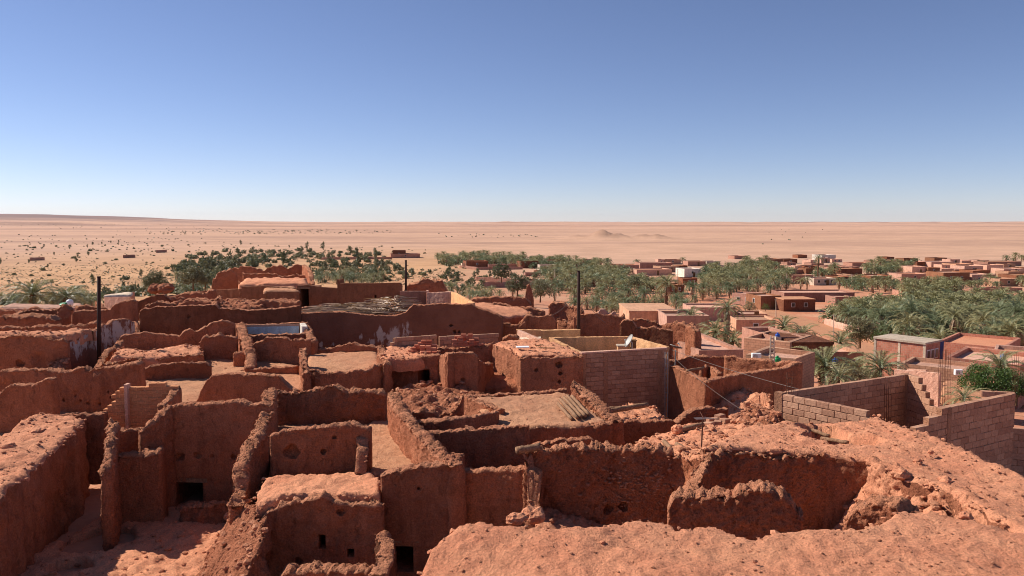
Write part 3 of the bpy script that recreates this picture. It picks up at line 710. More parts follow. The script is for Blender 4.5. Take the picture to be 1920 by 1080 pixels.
# rooms behind it
h = house('roofless room with a black hole in its front wall, between two long side walls', 600, 850, 6.2)
wf(h, [(505, 19.4), (600, 19.35), (694, 19.3)], [(505, 816), (540, 806), (600, 800), (655, 795), (694, 802)], 7.2, .35, rough=.03, pits=((548, 848, .24), (607, 846, .1), (628, 820, .06)))
wd(h, [(690, 803, 5.3), (690, 840, 5.65), (688, 884, 6.15)], 7.2, .35, 'mud2', side=-1, rough=.03)
wf(h, [(517, 24.2), (620, 24.3), (722, 24.1)], [(517, 732), (545, 737), (562, 735), (600, 726), (628, 722), (645, 732), (700, 733), (722, 738)], 7.6, .4, **RW)
wd(h, [(519, 728, 5.25), (511, 775, 5.4), (500, 800, 5.5), (478, 838, 5.7), (466, 868, 5.95), (462, 905, 6.3), (458, 950, 6.65)], 8.4, .42, side=-1, **RW)
patch('floor', h, 'floor', [(505, 880, 6.4), (515, 770, 6.5), (720, 770, 6.4), (690, 870, 6.4)], .3, .03)
# courtyard with the dark door
h = house('deep shaded courtyard wall with a wide black door and a row of beam holes', 400, 870, 8)
wf(h, [(296, 22.0), (400, 21.9), (508, 21.7)], [(296, 772), (325, 761), (360, 757), (420, 754), (440, 750), (465, 757), (508, 758)], 8.4, .4, rough=.035, top=.06, holes=((322, 902, 379, 962, 2.0),), pits=((337, 856, .16), (370, 854, .12), (397, 857, .07), (438, 856, .1)))
wd(h, [(316, 758, 5.25), (300, 775, 5.45), (280, 792, 5.65), (258, 806, 5.8)], 8.4, .25, side=1, **RW)
wf(h, [(214, 21.6), (276, 21.7)], [(214, 808), (276, 805)], 8.4, .35)
wf(h, [(206, 20.6), (300, 20.7)], [(206, 866), (214, 856), (260, 851), (300, 847)], 8.4, .45, 'rubblewall', rough=.06)
wd(h, [(206, 792, 5.6), (200, 830, 5.85), (196, 862, 6.1), (188, 890, 6.35)], 8.4, .24, side=1, **RW)
fl = patch('floor', h, 'roof', [(120, 1010, 8.2), (225, 948, 8.2), (330, 944, 8.2), (505, 940, 8.15), (500, 1000, 8.1), (470, 1120, 8.1), (-80, 1150, 8.2), (-60, 1040, 8.2)], .4, .06, pits=((185, 1012, 8.2, .75, 1.3), (130, 1065, 8.2, .4, .6)))
stones(h, scatter(fl, 500, 11), (.015, .1), 'stone', 13, pw=3)
wf(h, [(330, 20.6), (440, 20.4)], [(330, 955), (380, 948), (440, 942)], 8.4, .3, 'rubblewall', rough=.08)
rock(268, 945, 8.2, .4, 'large rounded boulder beside the shaded courtyard doorway', 33); rock(300, 940, 8.2, .28, 'dark heap of clods at the shaded doorway\'s left jamb', 34)
# far-left roof block
h = house('flat sunlit earth roof at the far left edge with a steep shaded side', 60, 900, 8, 'ruined_house')
lr = patch('roof', h, 'roof', [(-80, 850, 6.0), (0, 816, 6.0), (48, 788, 6.0), (72, 778, 6.0), (156, 783, 6.0), (150, 802, 6.0), (95, 845, 6.0), (0, 928, 6.0), (-170, 1090, 6.0), (-330, 1090, 6.0)], 2.6, .06, .085, lump=.04)
stones(h, scatter(lr, 500, 14), (.012, .07), 'stone', 15, pw=3)
wf(h, [(92, 23.7), (194, 23.6)], [(92, 781), (130, 778), (194, 777)], 8.2, .3)
rock(18, 842, 5.98, .16, 'reddish stone near the left edge of the far-left roof', 41); rock(72, 812, 5.98, .2, 'low dark clod on the far-left sunlit roof', 42, sq=.45)
# centre rooms
h = house('cluster of small roofless rooms around a sunlit flat roof with logs, image centre', 980, 790, 7)
wf(h, [(786, 20.5), (880, 20.4), (990, 20.1)], [(786, 826), (800, 812), (870, 806), (950, 803), (990, 799)], 8.2, .35, rough=.035)
wf(h, [(755, 22.3), (850, 22.1), (938, 23.2)], [(755, 796), (850, 786), (900, 779), (938, 769)], 7.8, .35, rough=.03)
wf(h, [(745, 24.0), (868, 23.8)], [(745, 782), (790, 768), (820, 777), (850, 770), (868, 744)], 7.4, .3, **RW)
wd(h, [(866, 738, 5.75), (895, 752, 5.8), (936, 768, 5.85)], 7.4, .35, side=1, rough=.04)
cr = patch('roof', h, 'floor', [(905, 772, 6.0), (890, 744, 5.95), (980, 741, 5.95), (1062, 737, 5.95), (1142, 792, 5.9), (1070, 799, 5.9), (990, 800, 5.9), (942, 797, 6.1)], 1.4, .035)
stones(h, scatter(cr, 90, 31), (.012, .06), 'stone', 32, pw=3)
wf(h, [(885, 27.0), (975, 27.2), (1064, 27.3)], [(885, 742), (930, 738), (1000, 737), (1064, 729)], 7, .3, rough=.03)
wd(h, [(1068, 720, 5.5), (1085, 735, 5.62), (1110, 757, 5.75), (1145, 790, 5.88)], 7.4, .55, side=1, **RW)
wf(h, [(985, 22.4), (1072, 22.3)], [(985, 800), (1072, 799)], 8.2, .35, pits=((1012, 822, .1), (1030, 822, .1)))
wf(h, [(1072, 22.2), (1148, 22.0)], [(1072, 798), (1120, 796), (1148, 790)], 8.2, .35)
wf(h, [(1000, 20.3), (1060, 20.4), (1118, 20.4)], [(1000, 834), (1050, 826), (1108, 822), (1118, 830)], 8.2, .3, rough=.03)
rubp = patch('rubble_floor', h, 'rubblewall', [(738, 790, 6.6), (750, 735, 6.8), (860, 728, 6.8), (930, 745, 6.8), (860, 790, 6.6)], .3, .12, lump=.12)
stones(h, scatter(rubp, 190, 33), (.03, .14), 'stone', 34, 'rubble_stones')
for i, (a, b) in enumerate((((1050, 748), (1082, 783)), ((1057, 745), (1090, 781)), ((1064, 743), (1097, 780)), ((1072, 743), (1104, 777)), ((1046, 757), (1072, 786)))):
    z = 5.82 if i < 4 else 5.88
    o = log(None, P(*a, z), P(*b, z - .02), .055, 'palm_log')
    tag(o, ('leftmost long', 'second', 'third', 'fourth, rightmost', 'short lowest')[i] + ' palm log of the bundle on the central sunlit roof', 'log', 'logs on the central roof')
# low curved wall with rubble terrace
h = house('rubble-strewn terrace with a curved low wall, beside the standing television antenna', 1280, 820, 7)
wf(h, [(1140, 23.6), (1250, 24.0), (1300, 25.0), (1368, 25.3)], [(1140, 793), (1200, 790), (1250, 789), (1275, 787), (1290, 775), (1303, 768), (1330, 763), (1368, 762)], 8.4, .35, rough=.03)
te = patch('terrace', h, 'roof', [(1180, 842, 5.75), (1195, 828, 5.95), (1240, 812, 6.0), (1290, 797, 6.0), (1366, 792, 5.95), (1400, 800, 5.7), (1415, 852, 5.25), (1316, 862, 5.2), (1250, 848, 5.3)], 1.6, .06, lump=.05)
stones(h, scatter(te, 420, 40), (.015, .1), 'stone', 41, pw=2.2)
rb = patch('rubble_heap', h, 'rubblewall', [(1370, 800, 5.9), (1385, 768, 6.0), (1420, 758, 6.2), (1455, 775, 6.2), (1465, 795, 5.8), (1420, 805, 5.7)], .6, .13, lump=.15, extra=((1415, 778, 5.75),))
stones(h, scatter(rb, 150, 44), (.04, .16), 'stone', 45, 'rubble_stones', pw=1.5)
cr2 = patch('fallen_earth', h, 'roof', [(1140, 792, 6.4), (1145, 770, 6.7), (1185, 755, 6.9), (1230, 765, 6.9), (1252, 788, 6.5)], .5, .1)
stones(h, scatter(cr2, 60, 46), (.03, .12), 'stone', 47)
for i, (a, b, D, r, lb) in enumerate((((1132, 772), (1214, 759), 6.3, .09, 'thick palm log lying along the foot of the block house'), ((1136, 767), (1175, 764), 6.3, .07, 'shorter palm log behind the thick one by the block house'), ((1272, 808), (1318, 796), 5.75, .08, 'straight palm log with a knobbed end on the rubble terrace'), ((1245, 828), (1275, 858), 5.35, .06, 'left of two weathered logs sunk in the rubble terrace'), ((1268, 832), (1305, 858), 5.35, .06, 'right of two weathered logs sunk in the rubble terrace'), ((1352, 843), (1384, 832), 5.3, .06, 'short log poking out below the rough right-hand wall'))):
    o = log(None, P(*a, D), P(*b, D - .02), r, 'palm_log'); tag(o, lb, 'log')
rock(1270, 808, 5.75, .14, 'round knob of earth at the end of the terrace log', 51, sq=1)
for i, (px, py) in enumerate(((1336, 795), (1350, 788), (1346, 800), (1360, 796), (1328, 803))):
    o = inst('loose_block', blockmesh(.34, .2, .18, 'block'), None, np.array(P(px, py, 5.95)) + np.array([0, 0, .09]), (0, .05 * i, .3 + i * .5)); tag(o, ('first', 'second', 'third', 'fourth', 'fifth')[i] + ' concrete block from the left among those by the terrace wall' if 0 else 'loose concrete block dropped beside the curved terrace wall', 'block', 'loose blocks by the terrace wall')
# television antenna
t_ = thing('television_antenna', 'thin rusty television antenna mast standing on the rubble terrace', 'antenna', P(1314, 862, 5.3)); b0 = Vector(P(1314, 862, 5.3)); tp = Vector(PY(1318, 782, b0.y)); m = MB(); m.tube([b0, tp], .016, 6); m.build('mast', M['rust'], t_)
m = MB(); m.tube([tp + Vector((-.02, -.25, -.02)), tp + Vector((.02, .35, .03))], .008, 5); m.build('boom', M['rust'], t_)
for k in range(4):
    m = MB(); c = tp + Vector((0, -.2 + k * .16, -.03 * k)); m.tube([c + Vector((-.2 + .02 * k, 0, 0)), c + Vector((.2 - .02 * k, 0, .02))], .006, 5); m.build('element', M['galv'], t_)
# pillar block + mud-roofed house + block house
h = house('narrow upright mud block with a bright left side, in front of the flat grey roof', 860, 700, 7)
wf(h, [(834, 31.0), (865, 31.0), (896, 31.1)], [(834, 668), (842, 663), (860, 661), (888, 661), (896, 668)], 7.8, .45, rough=.03, top=.03, pits=((868, 712, .1), (857, 722, .08)))
wd(h, [(822, 676, 6.1), (828, 666, 5.75), (838, 663, 5.3)], 7.8, .4, side=1, rough=.04)
wf(h, [(892, 31.8), (927, 34.2)], [(892, 664), (905, 678), (915, 684), (927, 680)], 7.8, .35)
wf(h, [(816, 35.6), (870, 35.6), (924, 35.4)], [(816, 652), (870, 652), (900, 649), (924, 645)], 7.6, .35)
h = house('square mud house with a cluttered flat roof, joined to the block house', 1000, 700, 8, 'mud_house', 'house')
mr = patch('roof', h, 'roof', [(926, 641, 5.5), (975, 637, 5.5), (1022, 635, 5.5), (1088, 660, 5.58), (1088, 665, 5.58), (1030, 665, 5.56), (974, 665, 5.56)], 3.2, .05)
wf(h, [(975, 31.55), (1034, 31.6), (1094, 31.7)], [(975, 671), (1000, 669), (1034, 671), (1060, 668), (1094, 667)], 8.6, .3, rough=.035, top=.05, pits=((1047, 684, .17), (1005, 694, .1), (1050, 700, .1), (1048, 716, .09)))
patch('buttress', h, 'mud', [(889, 716, 6.95), (896, 703, 6.9), (928, 692, 6.75), (978, 712, 6.8), (976, 724, 6.95), (930, 724, 7.0)], 1.2, .07)
stones(h, scatter(mr, 120, 50), (.015, .09), 'stone', 51)
for i, (px, py, l, a, mt, lb) in enumerate(((980, 651, .55, .1, 'whitepl', 'white sheet lying flat on the cluttered mud roof'), (1010, 648, .35, .7, 'wood', 'scrap board beside the white sheet on the mud roof'), (1025, 653, .7, -.1, 'wood', 'long plank on the cluttered mud roof'))):
    p = P(px, py, 5.42); m = MB(); m.box(-l / 2, l / 2, -.18 if i == 0 else -.05, .18 if i == 0 else .05, 0, .03, rot=a, org=p); tag(m.build('board', M[mt]), lb, 'board')
h = thing('block_house', 'concrete-block house with an open ochre-walled rooftop, centre', 'house', P(1170, 780, 8.6))
A, B = P(1091, 664, 5.58), P(1250, 655, 5.58)
blockwall(h, A, B, [(0, A[2]), (1, A[2])], 8.7, .4, .2, .2)
_d = Vector((B[0] - A[0], B[1] - A[1], 0)).normalized(); ang = math.atan2(_d.y, _d.x)
m = MB()
for s in (0.0, 1.02, 3.62):
    q = Vector(A) + _d * s; m.box(-.0, .2, -.012, .2, -3.1, .002, rot=ang, org=q)
m.build('concrete_column', M['mortar'], h); m = MB(); m.box(-.02, (Vector(B) - Vector(A)).length + .03, -.02, .22, .004, .07, rot=ang, org=A); m.build('coping', M['pinkwash'], h)
E1, E2 = P(1182, 631, 5.52), P(1030, 633, 5.52)
wall(h, [tuple(np.array(B) + (.02, .22, .07)), E1], 8.7, .18, 'tan', side=-1, name='side_wall', **SM)
wall(h, [E2, E1], 8.7, .18, 'tan', side=1, name='back_wall', **SM)
wall(h, [E2, tuple(np.array(A) + (.0, .25, -.02))], 7.5, .18, 'tan', side=1, name='side_wall', **SM)
patch('roof', h, 'concrete', [(1092, 672, 6.35), (1250, 666, 6.35), (1185, 645, 6.35), (1035, 647, 6.35)], .15, .008)
t_ = thing('chimney_box', 'cream box chimney below the satellite dish on the block house roof', 'chimney', P(1170, 660, 6.3)); p = Vector(PY(1171, 660, 34.5)); m = MB()
m.box(-.32, .1, -.2, .2, -.5, .28, org=p); m.build('body', M['tan'], t_); m = MB(); m.box(-.36, .14, -.24, .24, .284, .33, org=p); m.build('cap', M['concrete'], t_)
t_ = thing('tank_stand', 'small dark cupboard leaning on the bright rooftop wall', 'cupboard', P(1186, 655, 6.3)); p = Vector(PY(1186, 656, 34.6)); m = MB(); m.box(-.1, .14, -.15, .15, -.45, .42, org=p); m.build('body', M['wood'], t_); m = MB(); m.box(-.13, .17, -.18, .18, .424, .46, org=p); m.build('lid', M['wood'], t_)
def dish(px, py, Y, r, face, label, stem=1.0):
    "satellite dish: bowl, arm, feed horn, post"
    c = Vector(PY(px, py, Y)); t = thing('satellite_dish', label, 'satellite dish', c - Vector((0, 0, stem)))
    f = Vector(face).normalized(); a = f.cross(Vector((0, 0, 1))).normalized(); b = a.cross(f)
    v = []; fs = []; K, S = 5, 22
    for back in (0, 1):
        for i in range(K + 1):
            rr_ = i / K
            for j in range(S):
                th = 2 * math.pi * j / S; v.append(c + (a * math.cos(th) + b * math.sin(th) * 1.08) * r * rr_ + f * (rr_ * rr_ * r * .28 - back * .02))
    n1 = (K + 1) * S
    for i in range(K):
        for j in range(S):
            q = (i * S + j, i * S + (j + 1) % S, (i + 1) * S + (j + 1) % S, (i + 1) * S + j); fs.append(q[::-1]); fs.append(tuple(x + n1 for x in q))
    for j in range(S): fs.append((K * S + j, K * S + (j + 1) % S, n1 + K * S + (j + 1) % S, n1 + K * S + j))
    mk('bowl', [tuple(x) for x in v], fs, M['dish'], t, True)
    m = MB(); m.tube([c - b * r, c + f * r * .8 - b * r * .2], .015, 6); m.build('arm', M['galv'], t)
    m = MB(); m.tube([c + f * r * .8 - b * r * .2, c + f * r * .65 - b * r * .12], .04, 8); m.build('feed_horn', M['dish'], t)
    m = MB(); m.tube([c - f * .02, c - f * .12, c - f * .12 - Vector((0, 0, stem))], .03, 8); m.build('post', M['galv'], t)
dish(1181, 640, 34.3, .3, (-.75, -.1, .45), 'satellite dish standing upright on the block house roof', .8)
dish(1268, 652, 35.5, .3, (.25, .1, .9), 'upturned satellite dish behind the right corner of the block house', .9)
# right mud house
h = house('large red mud house right of the block house, roof open to the sky', 1400, 720, 9, 'mud_house', 'house')
wf(h, [(1320, 30.2), (1410, 31.8), (1506, 33.6)], [(1320, 722), (1328, 715), (1360, 708), (1400, 700), (1470, 691), (1500, 680), (1506, 684)], 10.5, .4, rough=.03, top=.05)
wd(h, [(1254, 684, 6.2), (1290, 700, 6.22), (1322, 717, 6.25)], 9.5, .35, side=1, rough=.03)
wf(h, [(1252, 36.8), (1300, 36.6), (1358, 36.2)], [(1252, 674), (1300, 669), (1358, 667)], 9.5, .3)
wd(h, [(1357, 667, 6.22), (1430, 675, 6.2), (1503, 682, 6.2)], 9.5, .35, side=1, rough=.03)
wd(h, [(1318, 690, 6.6), (1330, 687, 6.6), (1345, 700, 6.5)], 9, .3)
patch('floor', h, 'floor', [(1256, 690, 7.4), (1356, 685, 7.4), (1500, 700, 7.4), (1330, 740, 7.4)], .2, .03)
vm = patch('fallen_vault', h, 'roof', [(1322, 745, 7.2), (1335, 728, 7.0), (1380, 724, 6.85), (1425, 732, 6.8), (1448, 752, 6.95), (1450, 785, 7.3), (1400, 800, 7.4), (1330, 795, 7.8)], 2.0, .09, lump=.1, pits=((1425, 748, 6.9, .4, .5),))
stones(h, scatter(vm, 130, 60), (.02, .12), 'stone', 61)
patch('floor_of_alley', h, 'floor', [(1180, 800, 8.7), (1250, 785, 8.7), (1330, 790, 8.7), (1330, 830, 8.7), (1180, 830, 8.7)], .1, .03)
log(h, P(1288, 695, 6.15), P(1318, 690, 6.15), .06, 'roof_beam')
# concrete block enclosures
EN = 'unfinished concrete block walls on the right'
def rebar(pxs, Y, y0, y1, label, n=4, sp=.16):
    c = Vector(PY(pxs, y1, Y)); tp = Vector(PY(pxs, y0, Y)); t = thing('rebar_cage', label, 'rebar', c, 'rebar cages'); g = random.Random(int(pxs))
    for k in range(n):
        dx, dy = ((0, 0), (sp, 0), (sp, sp), (0, sp))[k % 4]; m = MB()
        m.tube([c + Vector((dx, dy, 0)), c.lerp(tp, .6) + Vector((dx + g.uniform(-.01, .01), dy, 0)), tp + Vector((dx + g.uniform(-.06, .06), dy, g.uniform(-.25, .05)))], .009, 5); m.build('bar', M['rust'], t)
    for k in range(3):
        z = c.lerp(tp, .15 + .25 * k); m = MB(); e = [Vector((0, 0, 0)), Vector((sp, 0, 0)), Vector((sp, sp, 0)), Vector((0, sp, 0)), Vector((0, 0, 0))]; m.tube([z + q for q in e], .006, 4); m.build('tie', M['rust'], t)
t_ = thing('block_wall', 'sunlit block wall with a worn top, running down into the right-hand roof', 'wall', P(1540, 790, 6.5), EN)
A, B = P(1466, 739, 5.5), P(1648, 775, 5.5)
blockwall(t_, A, B, [(0, A[2]), (.8, A[2]), (.9, A[2] - .1), (1, A[2] - .3)], 7.2, .4, .2, .18)
m = MB(); q = Vector(A); m.box(-.26, .02, -.02, .24, -3.6, .03, rot=math.atan2(B[1] - A[1], B[0] - A[0]), org=q); m.build('corner_column', M['mortar'], t_)
t_ = thing('block_wall', 'long shaded block wall behind the sunlit one, pale top edge', 'wall', P(1600, 760, 7.5), EN)
A, B = P(1478, 735, 5.5), P(1701, 702, 5.5)
blockwall(t_, A, B, [(0, A[2]), (1, A[2])], 8.6, .42, .21, .18)
t_ = thing('block_wall', 'stepped block wall going back from the end of the long shaded one', 'wall', P(1735, 740, 7.5), EN)
m = MB(); m.box(-.12, .14, -.05, .24, -3.2, .0, org=B); m.build('corner_column', M['mortar'], t_)
A2, B2 = P(1702, 703, 5.5), P(1790, 752, 5.9)
blockwall(t_, B, B2, [(0, A[2]), (.25, A[2]), (.26, A[2] - .21), (.5, A[2] - .42), (.51, A[2] - .63), (.75, A[2] - .84), (1, A[2] - 1.2)], 9.6, .42, .21, .18)
t_ = thing('block_wall', 'tall shaded block wall at the right edge, stepped at its near end', 'wall', P(1800, 830, 7.5), EN)
A, B = P(1702, 792, 5.75), P(1905, 738, 5.55)
zt = B[2]; blockwall(t_, A, B, [(0, zt - .84), (.04, zt - .84), (.05, zt - .63), (.1, zt - .63), (.11, zt - .42), (.15, zt - .42), (.16, zt - .1), (.3, zt - .08), (.34, zt), (1, zt)], 8.6, .42, .21, .2)
m = MB(); q = Vector(A).lerp(Vector(B), .36); m.box(-.1, .1, -.012, .2, -2.9, .02 , rot=math.atan2(B[1] - A[1], B[0] - A[0]), org=(q.x, q.y, zt - .05)); m.build('concrete_column', M['mortar'], t_)
B3 = P(1935, 770, 6.0)
t_ = thing('block_wall', 'block wall end cut off by the right picture edge', 'wall', P(1915, 850, 7.5), EN)
A4, B4 = P(1897, 803, 6.8), P(2050, 812, 6.8); blockwall(t_, A4, B4, [(0, A4[2]), (1, A4[2])], 9.4, .42, .21, .18)
t_ = thing('block_wall', 'low back wall with a stepped top behind the tall right-edge one', 'wall', P(1850, 745, 7.5), EN)
A5, B5 = P(1815, 742, 6.2), P(1905, 732, 5.9); blockwall(t_, A5, B5, [(0, A5[2] - .2), (.3, A5[2] - .2), (.31, A5[2] + .2), (1, A5[2] + .21)], 8.6, .42, .21, .18)
rebar(1662, 26.6, 708, 800, 'rusty rebar cage standing in the corner of the block enclosure')
rebar(1478, 24.6, 695, 738, 'short rebar stubs on the near corner column of the sunlit block wall')
rebar(1764, 31, 650, 760, 'tall rebar cage left of the tall right-edge block wall'); rebar(1776, 33, 655, 750, 'second tall rebar cage between block wall and stone house')
rebar(1700, 50, 665, 705, 'thin rebar rods rising before the brick house'); rebar(1903, 40, 660, 735, 'rebar cage at the right picture edge')
t_ = thing('courtyard_wall', 'small pinkish yard with inner partition behind the long shaded block wall', 'wall', P(1720, 700, 8), None)
wf(t_, [(1680, 42), (1765, 40)], [(1680, 693), (1720, 696), (1765, 700)], 11.5, .2, 'pinkwash', **SM)
wf(t_, [(1705, 46), (1740, 45)], [(1705, 692), (1740, 694)], 11.5, .2, 'pinkwash', **SM)
patch('yard_floor', t_, 'floor', [(1765, 740, 9.5), (1770, 712, 9.6), (1900, 715, 9.6), (1900, 760, 9.5)], .4, .02)
_sp = [(*(lambda q: (q[0], q[2]))(PY(cx, cy, 45.9)), rx * 45.9 / F, ry * 45.9 / F) for cx, cy, rx, ry in ((735, 632, 34, 17), (760, 618, 12, 17), (712, 624, 8, 18), (695, 642, 14, 8), (600, 646, 5, 7), (623, 645, 8, 6), (676, 632, 4, 9))]
M['peeled'] = peeled('peeling_whitewash', _sp); M['peeled2'] = peeled('peeling_whitewash_left', [(*(lambda q: (q[0], q[2]))(PY(218, 622, 41.5)), .75, .8)])
# ------------------------------------------------------------------ old town, middle distance, left
h = house('shaded wall with a small black doorway and rubble before it, near the brick stacks', 770, 700, 7.5)
wf(h, [(716, 34.2), (770, 33.8), (824, 33.5)], [(716, 675), (740, 670), (770, 671), (800, 667), (824, 664)], 8.0, .4, rough=.03, top=.06, holes=((784, 690, 806, 722, 1.6),), pits=((749, 691, .06),))
dr = patch('roof', h, 'roof', [(718, 672, 5.95), (712, 652, 5.9), (760, 645, 5.9), (822, 648, 5.85), (824, 664, 5.85), (770, 670, 5.9)], .5, .06)
stones(h, scatter(dr, 160, 70), (.02, .12), 'stone', 71)
ra = patch('rubble_heap', h, 'rubblewall', [(735, 742, 7.1), (760, 725, 7.1), (800, 716, 7.0), (835, 722, 7.0), (838, 745, 7.0), (780, 752, 6.9)], .4, .14, lump=.12)
stones(h, scatter(ra, 170, 72), (.03, .17), 'stone', 73, 'rubble_stones', pw=1.6)
A, B = P(746, 633, 5.5), P(819, 628, 5.5)
t_ = thing('block_parapet', 'left of two low block parapets behind the brick stacks', 'wall', P(780, 645, 6.2)); blockwall(t_, A, B, [(0, A[2]), (1, A[2])], 6.3, .4, .2, .16)
A0 = P(719, 642, 5.6); blockwall(t_, A0, A, [(0, A0[2] - .2), (.5, A0[2] - .2), (.51, A[2] - .1), (1, A[2])], 6.3, .4, .2, .16)
A, B = P(824, 631, 5.5), P(936, 625, 5.5)
t_ = thing('block_parapet', 'right, longer of two low block parapets behind the brick stacks', 'wall', P(880, 645, 6.2)); blockwall(t_, A, B, [(0, A[2]), (1, A[2])], 6.3, .4, .2, .16)
def brickpile(px, py, D, cols, label, seed):
    t = thing('brick_stack', label, 'brick stack', P(px, py, D), 'brick stacks on the roof'); g = random.Random(seed); bmh = blockmesh(.235, .17, .095, 'brick', .008); o0 = Vector(P(px, py, D))
    for (x, y, n, a) in cols:
        for k in range(n): inst('brick', bmh, t, o0 + Vector((x * .8 + g.uniform(-.02, .02), y + g.uniform(-.02, .02), .05 + k * .1)), (0, 0, a + g.uniform(-.06, .06)))
brickpile(783, 660, 5.85, [(-.35, 0, 1, 0), (-.2, .1, 2, 0), (-.05, .2, 3, 0), (.12, .3, 4, 0), (.3, .3, 5, .1), (.6, .3, 5, 0), (.9, .3, 3, 0), (.3, .0, 3, 0), (.62, -.05, 3, 0), (.9, 0, 2, .1), (1.0, -.35, 1, 0), (.35, -.35, 1, .2), (.68, -.35, 1, 0)], 'stepped stack of red bricks on the roof, left of the two', 3)
brickpile(853, 648, 5.7, [(0, 0, 3, 0), (.32, 0, 4, .1), (.64, 0, 2, 0), (.95, 0, 3, 0), (1.2, .1, 2, .2), (.1, .35, 4, 0), (.5, .35, 5, 0), (.85, .35, 5, 0), (1.2, .4, 3, 0), (1.5, .1, 1, .3)], 'untidy stack of red bricks on the roof, right of the two', 5)
# sunlit terrace
h = house('sunken room with a bright sandy floor and a sagging front wall', 640, 690, 7.5)
patch('floor', h, 'floor', [(572, 705, 6.7), (578, 664, 6.55), (640, 658, 6.5), (706, 658, 6.45), (718, 690, 6.6), (650, 705, 6.7)], .3, .03)
wf(h, [(574, 38.8), (640, 38.6), (709, 38.2)], [(574, 661), (600, 655), (640, 645), (660, 644), (680, 648), (709, 650)], 7.2, .35)
wd(h, [(707, 648, 5.75), (712, 664, 5.9), (720, 683, 6.05)], 7.4, .4, side=1, **RW)
wf(h, [(567, 31.8), (600, 31.5), (660, 31.8), (723, 33.0)], [(567, 686), (580, 692), (600, 697), (640, 699), (680, 693), (723, 681)], 8.3, .38, rough=.05, top=.06)
wd(h, [(562, 652, 5.75), (563, 672, 5.85), (568, 702, 6.15)], 8.0, .35, side=1, **RW)
# blue room
h = house('roofless room with a faded blue back wall', 510, 650, 7.5)
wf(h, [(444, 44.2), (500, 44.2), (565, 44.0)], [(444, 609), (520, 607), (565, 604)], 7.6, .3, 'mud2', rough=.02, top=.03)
v = [PY(449, 626, 44.1), PY(561, 626, 43.9), PY(561, 611, 43.9), PY(449, 613, 44.1)]; v += [(a, b + .04, c) for a, b, c in v]
bx6 = [(0, 1, 2, 3), (7, 6, 5, 4), (0, 4, 5, 1), (1, 5, 6, 2), (2, 6, 7, 3), (3, 7, 4, 0)]
mk('blue_plaster', np.array(v) + (0, -.07, 0), bx6, M['blue'], h)
v = [PY(449, 612.8, 44.1), PY(561, 610.8, 43.9), PY(561, 607, 43.9), PY(449, 609.5, 44.1)]; v += [(a, b + .04, c) for a, b, c in v]
mk('white_band', np.array(v) + (0, -.07, 0), bx6, M['pinkwash'], h)
wall(h, [PY(562, 606, 43.7), PY(566, 612, 41.2)], 7.6, .3, 'white', side=1, name='white_side_wall', **SM)
wd(h, [(440, 604, 5.75), (446, 620, 5.8), (452, 636, 5.9), (460, 662, 6.2), (458, 690, 6.7)], 8, .6, side=1, **RW)
wf(h, [(458, 40.6), (515, 40.6), (572, 40.4)], [(458, 630), (500, 628), (572, 625)], 7.8, .35)
wf(h, [(456, 38.0), (520, 37.9), (580, 37.8)], [(456, 652), (466, 645), (485, 642), (500, 634), (520, 633), (545, 637), (580, 637)], 8.2, .4, 'rubblewall', rough=.06, top=.09)
wd(h, [(563, 603, 5.68), (572, 620, 5.8), (579, 641, 6.0)], 8, .5, side=1, **RW)
wf(h, [(460, 35.2), (557, 35.0)], [(460, 692), (510, 689), (557, 686)], 7.6, .3, rough=.03)
# sandy courts left of it
h = house('open sandy court with ruined partition walls, left of the blue room', 330, 690, 7)
ct = patch('floor', h, 'floor', [(195, 700, 6.95), (225, 655, 6.75), (300, 645, 6.7), (375, 642, 6.7), (450, 665, 6.85), (580, 690, 6.95), (575, 725, 6.95), (520, 765, 6.95), (330, 800, 6.95), (262, 770, 6.95), (255, 705, 6.95)], .3, .035)
stones(h, scatter(ct, 240, 75), (.015, .09), 'stone', 76, pw=2.6)
wf(h, [(221, 40.0), (270, 40.3), (340, 40.6), (442, 42)], [(221, 640), (226, 632), (235, 628), (270, 624), (310, 628), (338, 631), (346, 620), (358, 617), (368, 623), (400, 604), (416, 600), (442, 607)], 7.8, .35, rough=.03, top=.05)
wd(h, [(222, 640, 6.05), (205, 650, 6.15), (192, 660, 6.3), (175, 692, 6.7)], 8, .35, side=1, **RW)
wf(h, [(178, 33.8), (220, 34.2), (268, 34.8)], [(178, 692), (190, 685), (230, 678), (268, 672)], 8, .4, **RW)
rs_ = patch('raised_floor', h, 'roof', [(205, 672, 6.3), (225, 652, 6.25), (290, 655, 6.3), (375, 645, 6.2), (380, 662, 6.35), (290, 672, 6.45)], .5, .06, lump=.06)
stones(h, scatter(rs_, 140, 77), (.02, .12), 'stone', 78)
wf(h, [(288, 36.2), (335, 36.4), (380, 36.6)], [(288, 674), (330, 669), (380, 666)], 7.6, .35, 'mud', rough=.05)
wf(h, [(374, 38.2), (410, 38.3), (446, 38.6)], [(374, 640), (382, 632), (410, 629), (446, 632)], 8, .4, **RW)
wf(h, [(260, 33.6), (320, 33.8), (394, 34.1)], [(260, 694), (280, 688), (300, 684), (350, 682), (385, 680), (394, 686)], 7.6, .32)
wd(h, [(258, 695, 6.1), (257, 705, 6.35), (258, 722, 6.7)], 7.4, .22, side=1, rough=.06)
wf(h, [(436, 36.6), (462, 36.6)], [(436, 664), (445, 659), (462, 659)], 7.4, .3)
wf(h, [(360, 28.2), (440, 28.0), (532, 27.8), (555, 27.6)], [(360, 765), (372, 740), (384, 716), (395, 706), (430, 700), (470, 701), (518, 703), (530, 712), (538, 726), (555, 733)], 8, .35, rough=.03, top=.05)
tn = house('tall tan mud-brick wall with a stepped top, left of the dark courtyard', 265, 780, 7.5, 'mud_brick_wall', 'wall', None)
A, B = PY(193, 760, 24.6), PY(338, 760, 24.9)
